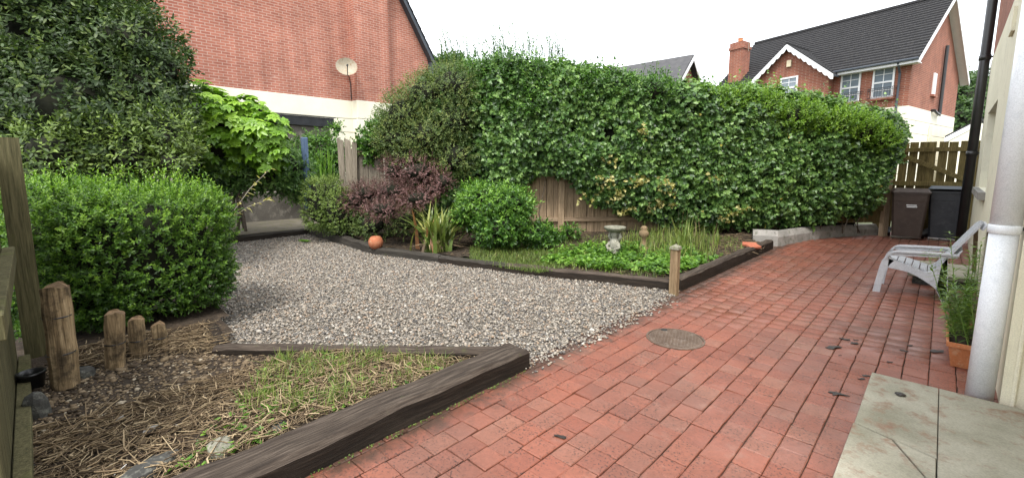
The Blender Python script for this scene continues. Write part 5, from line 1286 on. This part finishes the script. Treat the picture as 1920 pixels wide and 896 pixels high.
# --- mottled laurel with yellow sprigs at its foot
L_ = [dl(250, 292, 5.9, .36), dl(310, 265, 6.1, .36), dl(180, 275, 5.8, .3), dl(90, 290, 5.4, .34), dl(320, 305, 5.9, .2)]
bush('mottled_shrub', 'mottled olive shrub with yellowing sprigs between hedge and evergreen tree', 'shrub', L_, 900, 'leaf_box', .07, .4, 8, .22, 'oval', tint=.4, tvar=.35, rough=.25, depth=.4, upb=.7, corek=.6, seed=33, lo=.6)
# --- fatsia
r = R_(41); L_ = [dl(430, 235, 8.5, .62, .9), dl(480, 265, 8.5, .55, .8), dl(395, 215, 8.3, .5), dl(410, 270, 8.5, .6), dl(375, 190, 8.3, .38), dl(500, 250, 8.5, .45), dl(470, 215, 8.6, .4), dl(365, 250, 8.3, .5), dl(505, 290, 8.5, .38)]
P, N, dep = lump_pts(r, L_, 1150, 2.0, .15, .4, .9)
fs = thing('fatsia', 'lime green fatsia with large hand-shaped leaves below the brick wall', 'shrub', (P[:, 0].mean(), P[:, 1].mean(), .8))
N = unit(N * .8 + np.array([.15, -.1, .75]) + r.normal(0, .25, N.shape)); A_ = unit(np.cross(N, r.normal(size=N.shape))); A_[:, 2] -= .35; A_ = unit(A_ - N * (A_ * N).sum(1, keepdims=True)); B_ = np.cross(N, A_)
PP, TT_, NN, LL, WW, tt2 = [], [], [], [], [], []
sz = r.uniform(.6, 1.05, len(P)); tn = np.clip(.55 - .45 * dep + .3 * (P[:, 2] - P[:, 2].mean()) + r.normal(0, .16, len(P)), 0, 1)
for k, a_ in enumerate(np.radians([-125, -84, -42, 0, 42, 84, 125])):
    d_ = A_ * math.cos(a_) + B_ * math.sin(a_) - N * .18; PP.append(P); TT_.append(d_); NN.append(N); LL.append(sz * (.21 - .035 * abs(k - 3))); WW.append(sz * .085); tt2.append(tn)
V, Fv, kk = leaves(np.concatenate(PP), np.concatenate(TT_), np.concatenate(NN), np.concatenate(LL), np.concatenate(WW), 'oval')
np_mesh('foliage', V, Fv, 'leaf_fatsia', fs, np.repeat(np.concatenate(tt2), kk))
core('shade_core', L_, 'shade_core', fs, 2.0, .55)
for k in range(5):
    m = MB(); b_ = np.array([P[:, 0].mean() + r.normal(0, .2), P[:, 1].mean() + r.normal(0, .2), .3]); m.tube([b_, b_ + (r.normal(0, .15), r.normal(0, .15), .6), b_ + (r.normal(0, .3), r.normal(0, .3), 1.2)], [.03, .024, .018], 6); m.build('stem', 'bark', fs, smooth=True)
# --- dark undergrowth under the fatsia, climbers round the lean-to
bush('undergrowth', 'dark leafy undergrowth below the fatsia above the concrete wall', 'shrub', [dl(500, 330, 9.0, .42, .7), dl(540, 320, 9.4, .42), dl(440, 330, 9.0, .5, .7), dl(390, 325, 8.8, .5, .8), dl(470, 315, 8.9, .5, .7), dl(555, 345, 9.6, .3)], 1700, 'leaf_ivy', .08, .5, 8, .2, 'oval', tint=.45, rough=.25, depth=.4, upb=.2, corek=.7, seed=42, lo=.7)
bush('bramble_climber', 'tangled green climber over the lean-to left of the grey fence', 'climber', [dl(600, 262, 11.8, .3, .5), dl(560, 300, 11.7, .5), dl(610, 300, 11.6, .5), dl(640, 290, 11.6, .3), dl(632, 242, 11.8, .15), dl(590, 325, 11.4, .5)], 1250, 'leaf_laurel', .08, .45, 8, .2, 'oval', tint=.28, rough=.3, depth=.45, upb=.3, corek=.62, seed=43, lo=.7)
r = R_(44); c_ = atD(607, 325, 11.0); Q = np.c_[r.normal(c_[0], .12, 60), r.normal(c_[1], .12, 60), np.full(60, c_[2] - .15)]
V, Fv, T = blades(r, Q, .7, .03, .35, .55, .2, .7, 5); mt_ = thing('sword_leaf_plant', 'clump of bright sword-shaped leaves between blue post and grey fence', 'plant', c_ - (0, 0, .2)); np_mesh('blades', V, Fv, 'leaf_weed', mt_, T)
# --- box, purple berberis, laurel shrub, flax
L_ = [dl(610, 382, 9.1, .4, 1.25), dl(637, 395, 8.9, .32, 1.2)]
bush('box_shrub', 'small clipped yellowish green box shrub by the path', 'shrub', L_, 1700, 'leaf_box', .035, .5, 9, .1, 'oval', p=3.2, tint=.58, rough=.1, depth=.3, upb=.4, corek=.78, seed=51, lo=.1, topb=.3)
r = R_(52)
def twigs(c0, n, r, h, sp):
    out = []
    for k in range(n):
        a_ = r.uniform(-1.2, 1.2); d_ = np.array([math.cos(HEAD + a_ - 1.57), math.sin(HEAD + a_ - 1.57), 0]) * sp * r.uniform(.3, 1) * 1.0; p0 = np.array(c0) + r.normal(0, .06, 3) * (1, 1, 0)
        out.append(([p0, p0 + d_ * .4 + (0, 0, h * .3), p0 + d_ * .8 + (0, 0, h * .55) + r.normal(0, .04, 3), p0 + d_ + (0, 0, h * r.uniform(.6, 1))], .011))
    return out
c0 = G(735, 446, .12)
L_ = [dl(690, 362, 8.5, .33, .62), dl(735, 358, 8.3, .36, .6), dl(785, 322, 8.3, .38, .7), dl(810, 355, 8.1, .24, .6), dl(740, 320, 8.4, .26), dl(670, 375, 8.7, .28), dl(720, 392, 7.9, .34, .55), dl(785, 372, 7.9, .32, .6), dl(830, 340, 8.1, .2)]
bush('purple_berberis', 'purple red berberis shrub with bare lower twigs', 'shrub', L_, 2300, 'leaf_purple', .028, .6, 10, .13, 'oval', tint=.42, tvar=.34, rough=.25, depth=.5, upb=.5, corek=.55, seed=53, lo=.3, stems=twigs(c0, 22, r, .75, .65))
L_ = [dl(700, 420, 8.5, .34, .8), dl(760, 415, 8.2, .3, .8), dl(650, 425, 9.0, .28, .7)]
bush('shaded_shrub', 'thin dark green shrub in the shade under the purple berberis', 'shrub', L_, 520, 'leaf_cotoneaster', .04, .5, 8, .16, 'oval', tint=.4, rough=.3, depth=.6, upb=.4, corek=.6, seed=54, lo=.1)
L_ = [dl(905, 378, 7.9, .4, .68), dl(955, 384, 7.8, .42, .7), dl(940, 425, 7.7, .44, .7), dl(1002, 438, 7.7, .24, .8), dl(880, 400, 7.9, .28), dl(1022, 448, 7.7, .18)]
bush('green_shrub', 'rounded glossy bright green shrub in front of the fence boards', 'shrub', L_, 1900, 'leaf_laurel', .07, .42, 8, .14, 'oval', tint=.4, tvar=.36, rough=.27, depth=.45, upb=.6, corek=.62, seed=55, lo=.12, topb=.5)
r = R_(56); c_ = G(818, 466, .12)
fx = thing('flax_plant', 'spiky variegated flax with arching yellow green blades', 'plant', c_)
Q = np.c_[r.normal(c_[0], .12, 210), r.normal(c_[1], .12, 210), np.full(210, c_[2] - .03)][:150]
V, Fv, T = blades(r, Q, .8, .07, (.1, .95), .5, .28, .9, 7); np_mesh('blades', V, Fv, 'leaf_flax', fx, T)
Q = np.c_[r.normal(c_[0], .12, 60), r.normal(c_[1], .12, 60), np.full(60, c_[2])]
V, Fv, T = blades(r, Q, .36, .045, (.7, 1.6), .5, .3, 1.4, 5); np_mesh('dead_blades', V, Fv, 'dead_stem', fx, T)
# --- small climbers and plants against the fence
bush('bed_seedling', 'small green self-sown plant at the fence post foot', 'plant', [dl(1068, 436, 8.6, .18, .7), dl(1045, 447, 8.3, .14)], 130, 'leaf_laurel', .06, .45, 7, .1, 'oval', tint=.4, rough=.3, depth=.5, corek=.5, seed=57, lo=.1)
# --- trough plant
r = R_(61); tp_ = thing('trough_plant', 'feathery light green plant growing in the terracotta trough', 'plant', (.26, 4.95, .17)); parts = []
for k in range(28):
    b_ = np.array([.225 + r.uniform(-.07, .07), 4.92 + r.uniform(-.26, .26), .17]); hh = r.uniform(.25, .5) if k > 7 else r.uniform(.55, .85); ln = np.array([r.normal(-.05, .1), r.normal(0, .12), 1.0]) * hh
    s_ = np.linspace(.12, 1, 13)[:, None]; pts = b_ + ln * s_
    parts.append(shoots(r, pts, np.tile(ln, (13, 1)), 5, .05, .065, .22, 'slim', .55, .3, .25, 75, 50))
    if k < 14: m = MB(); m.tube([b_, b_ + ln * .5, b_ + ln], [.004, .003, .002], 5); m.build('stem', 'green_leaf', tp_)
V, Fv, T = merge(parts); np_mesh('foliage', V, Fv, 'leaf_fern', tp_, T)
# --- trees beyond the gate
def far_tree(label, L_, n, seed, ll=.3):
    b_ = np.mean([l[0] for l in L_], 0)
    return bush('broadleaf_tree', label, 'tree', L_, n, 'leaf_tree', ll, .6, 6, .5, 'oval', tint=.5, rough=.25, depth=.4, upb=.3, corek=.75, seed=seed, lo=.5, partname='crown', group='trees beyond the houses', stems=[([(b_[0], b_[1], 0), (b_[0], b_[1], b_[2] * .5), (b_[0] + .3, b_[1], b_[2])], .25)])
far_tree('green tree behind the gable end of the brick house', [dl(1810, 215, 34, 2.2, 1.1), dl(1830, 190, 36, 1.9, 1.1), dl(1795, 235, 33, 1.6), dl(1850, 230, 34, 2.2)], 2400, 71)
far_tree('hazy distant tree seen left of the hedge top', [dl(850, 126, 55, 2.0, .8), dl(820, 128, 55, 1.6, .7)], 700, 72, .35)

# ------------------------------------------------------------------ low growth (uncountable)
r = R_(81)
weed_poly = [tuple(G(x, y, .1)[:2]) for x, y in ((1020, 500), (1240, 520), (1330, 500), (1320, 478), (1250, 465), (1120, 462), (1040, 478))]
Q = scatter(r, weed_poly, 2900); Q = Q + r.normal(0, .12, Q.shape); Q = Q[(Q[:, 0] < -2.36) & (wob(np.c_[Q, np.zeros(len(Q))], 4.5) + .3 > r.normal(.25, .3, len(Q)))]; Q = Q[(Q[:, 1] - 4.85 > (Q[:, 0] + 4.42) * .33)]; Zb = np.array([back_z(*q) for q in Q])
V1, F1, T1 = shoots(r, np.c_[Q, Zb + r.uniform(.01, .09, len(Q))], np.array([[0, 0, 1.0]]) + r.normal(0, .3, (len(Q), 3)), 6, .035, .05, .75, 'oval', .4 + .3 * wob(np.c_[Q, Zb], 6), .34, .1, 85, 60, .5)
tag(np_mesh('ground_cover', V1, F1, 'leaf_weed', None, T1), 'low bright green weeds carpeting the back bed', kind='stuff')
grass_poly = [tuple(G(x, y, .1)[:2]) for x, y in ((880, 488), (1010, 512), (1060, 505), (1060, 470), (960, 455), (880, 465))]
Q = scatter(r, grass_poly, 5200); Q = np.c_[Q, [back_z(*q) for q in Q]]
V, Fv, T = blades(r, Q, .075, .005, .8, .3, .25); tag(np_mesh('grass', V, Fv, 'leaf_grass', None, T), 'short green grass patch in the back bed', kind='stuff')
cov_poly = [tuple(G(x, y, .1)[:2]) for x, y in ((885, 490), (1245, 522), (1400, 468), (1380, 450), (1250, 442), (1060, 448), (960, 452))]
Q = scatter(r, cov_poly, 5200); Q = Q[wob(np.c_[Q, np.zeros(len(Q))], 3.0) > r.normal(-.15, .3, len(Q))]; Q = np.c_[Q, [back_z(*q) for q in Q]]
V, Fv, T = blades(r, Q, .1, .006, .8, .42, .3); tag(np_mesh('rough_grass', V, Fv, 'leaf_grass', None, T), 'patchy rough grass between the weeds of the back bed', kind='stuff')
tall_poly = [tuple(G(x, y, .1)[:2]) for x, y in ((1160, 470), (1230, 490), (1340, 490), (1350, 450), (1250, 440), (1170, 450))]
Q = scatter(r, tall_poly, 900); Q = np.c_[Q, [back_z(*q) for q in Q]]
V, Fv, T = blades(r, Q, .26, .009, .45, .5, .3, .7, 4); tag(np_mesh('long_grass', V, Fv, 'leaf_grass', None, T), 'long rough grass in front of the ivy', kind='stuff')
c_ = G(1285, 462, .12); Q = np.c_[r.normal(c_[0], .12, 90), r.normal(c_[1], .12, 90), np.full(90, .13)]
V, Fv, T = blades(r, Q, .45, .016, .45, .5, .25, .8, 5); gc = thing('grass_clump', 'tall clump of sword grass under the ivy, behind the small post', 'plant', c_); np_mesh('blades', V, Fv, 'leaf_grass', gc, T)
# dead stalks near the grass clump
Q = np.c_[r.normal(c_[0], .2, 18), r.normal(c_[1], .2, 18), np.full(18, .12)]
V, Fv, T = blades(r, Q, .6, .008, .25, .7, .2, .4, 4); np_mesh('dry_stalks', V, Fv, 'dead_stem', gc, T)
def litter(r, Q, z, ln, w, tint=.5):
    """flat-lying stems: thin 3-sided rods"""
    n = len(Q); az = r.uniform(0, 3.14, n); L = ln * np.exp(r.normal(0, .5, n)); el = r.normal(.02, .12, n)
    d = np.stack([np.cos(az) * np.cos(el), np.sin(az) * np.cos(el), np.sin(el)], 1); sdv = np.stack([-np.sin(az), np.cos(az), np.zeros(n)], 1); nz = np.cross(d, sdv)
    W_ = w * np.exp(r.normal(0, .35, n)); c0 = np.c_[Q, z]; rows = []; bend = r.normal(0, .12, n) * L
    for k, s_ in enumerate((-.5, 0, .5)):
        c = c0 + d * (L * s_)[:, None] + sdv * (bend * (s_ == 0))[:, None]; ww = W_ * (1.0, .95, .6)[k]
        for a_ in (0, 2.1, 4.2): rows.append(c + sdv * (ww * math.cos(a_))[:, None] + nz * (ww * math.sin(a_))[:, None])
    V = np.stack(rows, 1); fc = [(a + j, a + (j + 1) % 3, a + 3 + (j + 1) % 3, a + 3 + j) for a in (0, 3) for j in range(3)]
    return V.reshape(-1, 3), (np.array(fc)[None] + (np.arange(n) * 9)[:, None, None]).reshape(-1, 4), np.repeat(np.clip(r.normal(tint, .25, n), 0, 1), 9)
bedp = [(-2.38, -.2), (-2.38, 2.25), (-3.9, .95), (-4.6, 1.0), (-4.7, .1), (-3.5, -.25)]
Q = scatter(r, bedp, 9000); zf_ = np.array([front_z(*q) for q in Q]); dens = wob(np.c_[Q, zf_], 2.0) + .8 * (Q[:, 0] < -3.1); k_ = dens > -.2; Q, zf_ = Q[k_], zf_[k_]
V, Fv, T = stones(r, np.c_[Q, zf_ + .003], .009, .5); tag(np_mesh('bed_pebbles', V, Fv, 'mulch_stone', None, T, smooth=True), 'brown pebbles and bark crumbs over the near bed soil', kind='stuff')
Q = scatter(r, bedp, 6500); k_ = wob(np.c_[Q, np.zeros(len(Q))], 1.6) + .9 * (Q[:, 0] > -3.4) > .1; Q = Q[k_]; zf_ = np.array([front_z(*q) for q in Q])
Q2 = scatter(r, bedp, 900); V, Fv, T = stones(r, np.c_[Q2, [front_z(*q) + .006 for q in Q2]], .017, .25, .4); tag(np_mesh('bark_chips', V, Fv, 'mulch_stone', None, T * .7), 'flat dark bark chips and dead leaves in the near bed', kind='stuff')
V, Fv, T = litter(r, Q, zf_ + r.uniform(.0, .05, len(Q)), .1, .003, .66); tag(np_mesh('dead_stems', V, Fv, 'dead_stem', None, T), 'tangle of dry brown stems over the near bed', kind='stuff')
gp_ = [(-2.4, .9), (-2.38, 2.25), (-3.2, 1.6), (-3.5, 1.1), (-2.9, .7)]
Q0 = scatter(r, gp_, 150); Q = np.repeat(Q0, 22, 0) + r.normal(0, .028, (3300, 2)); Q = Q[in_poly(Q, gp_)]; k_ = wob(np.c_[Q, np.zeros(len(Q))], 2.2) + .5 > r.normal(.3, .4, len(Q)); Q = Q[k_]; Q = np.c_[Q, [front_z(*q) for q in Q]]
V, Fv, T = blades(r, Q, .085, .0038, .6, .48, .3); tag(np_mesh('bed_grass', V, Fv, 'leaf_grass', None, T), 'thin grass coming up through the near bed', kind='stuff')
Q = scatter(r, gp_ + [(-2.4, .2)], 330); zf_ = np.array([front_z(*q) for q in Q])
V, Fv, T = shoots(r, np.c_[Q, zf_ + .015], np.array([[0, 0, 1.0]]) + r.normal(0, .3, (len(Q), 3)), 6, .012, .026, .7, 'oval', .5, .25, .1, 85, 65); tag(np_mesh('bed_weeds', V, Fv, 'leaf_weed', None, T), 'tiny green weeds in the near bed', kind='stuff')
# litter on the back bed and at the timber edge
bl_poly = [tuple(G(x, y, .1)[:2]) for x, y in ((1300, 505), (1440, 465), (1400, 440), (1290, 455))]
Q = scatter(r, bl_poly, 900); zf_ = np.array([back_z(*q) for q in Q])
V, Fv, T = litter(r, Q, zf_ + r.uniform(.005, .04, len(Q)), .08, .003, .45); tag(np_mesh('bed_litter', V, Fv, 'dead_stem', None, T), 'dry leaf and stem litter at the right of the back bed', kind='stuff')
Q = scatter(r, back_poly, 5000); zf_ = np.array([back_z(*q) for q in Q])
V, Fv, T = litter(r, Q, zf_ + r.uniform(.0, .02, len(Q)), .07, .004, .3); tag(np_mesh('leaf_litter', V, Fv, 'dead_stem', None, T), 'brown leaf litter over the back bed soil', kind='stuff')
n = 170; Q = np.c_[-2.13 + np.abs(r.normal(0, .02, n)) + .004, r.uniform(.3, 2.4, n), np.full(n, .003)]; Q[:, 0] += .0
V, Fv, T = shoots(r, Q, np.array([[.3, 0, 1.0]]) + r.normal(0, .3, (n, 3)), 4, .008, .008, .7, 'oval', .4, .25, .0, 80, 60); tag(np_mesh('joint_moss', V, Fv, 'leaf_box', None, T), 'tiny moss and weeds along the foot of the near sleeper', kind='stuff')
# arching yellow sprigs beside the near hedge
for i, (a_, b_, lab) in enumerate((((432, 405), (505, 318), 'upper arching sprig with yellowing leaves beside the hedge'), ((425, 415), (506, 374), 'lower arching sprig with orange leaves beside the hedge'))):
    p0, p1 = atD(*a_, 4.9), atD(*b_, 5.0); t_ = thing('yellow_sprig', lab, 'branch', p0, 'arching sprigs by the hedge'); mid = (p0 + p1) / 2 + (0, 0, .04)
    p00 = p0 + (p0 - p1) * .8 - (0, 0, .25)
    m = MB(); m.tube([p00, p0, mid, p1], [.006, .005, .004, .002], 5); m.build('stem', 'pale_bark', t_)
    s_ = np.linspace(.1, 1, 15)[:, None]; pts = p0 * (1 - s_) + p1 * s_ + np.array([0, 0, .04]) * np.sin(s_ * 3.14)
    V, Fv, T = shoots(R_(90 + i), pts, np.tile(p1 - p0, (15, 1)), 1, .02, .07, .4, 'oval', .6, .4, .5); np_mesh('leaves', V, Fv, 'leaf_yellow', t_, T)
# fallen green leaf on the gravel
q = G(562, 452, .03); V, Fv, k = leaves(np.array([q, q + (.02, .03, 0), q - (.03, .02, 0)]), np.array([[.6, .8, .05], [.9, .2, .1], [-.2, .95, .08]]), np.tile([[0, 0, 1.0]], (3, 1)), np.array([.22, .2, .18]), np.array([.12, .11, .1]), 'oval')
tag(np_mesh('fallen_leaf', V, Fv, 'leaf_weed', None, np.full(len(V), .5), loc=q), 'broad green leaf fallen on the gravel near the back path', 'leaf')
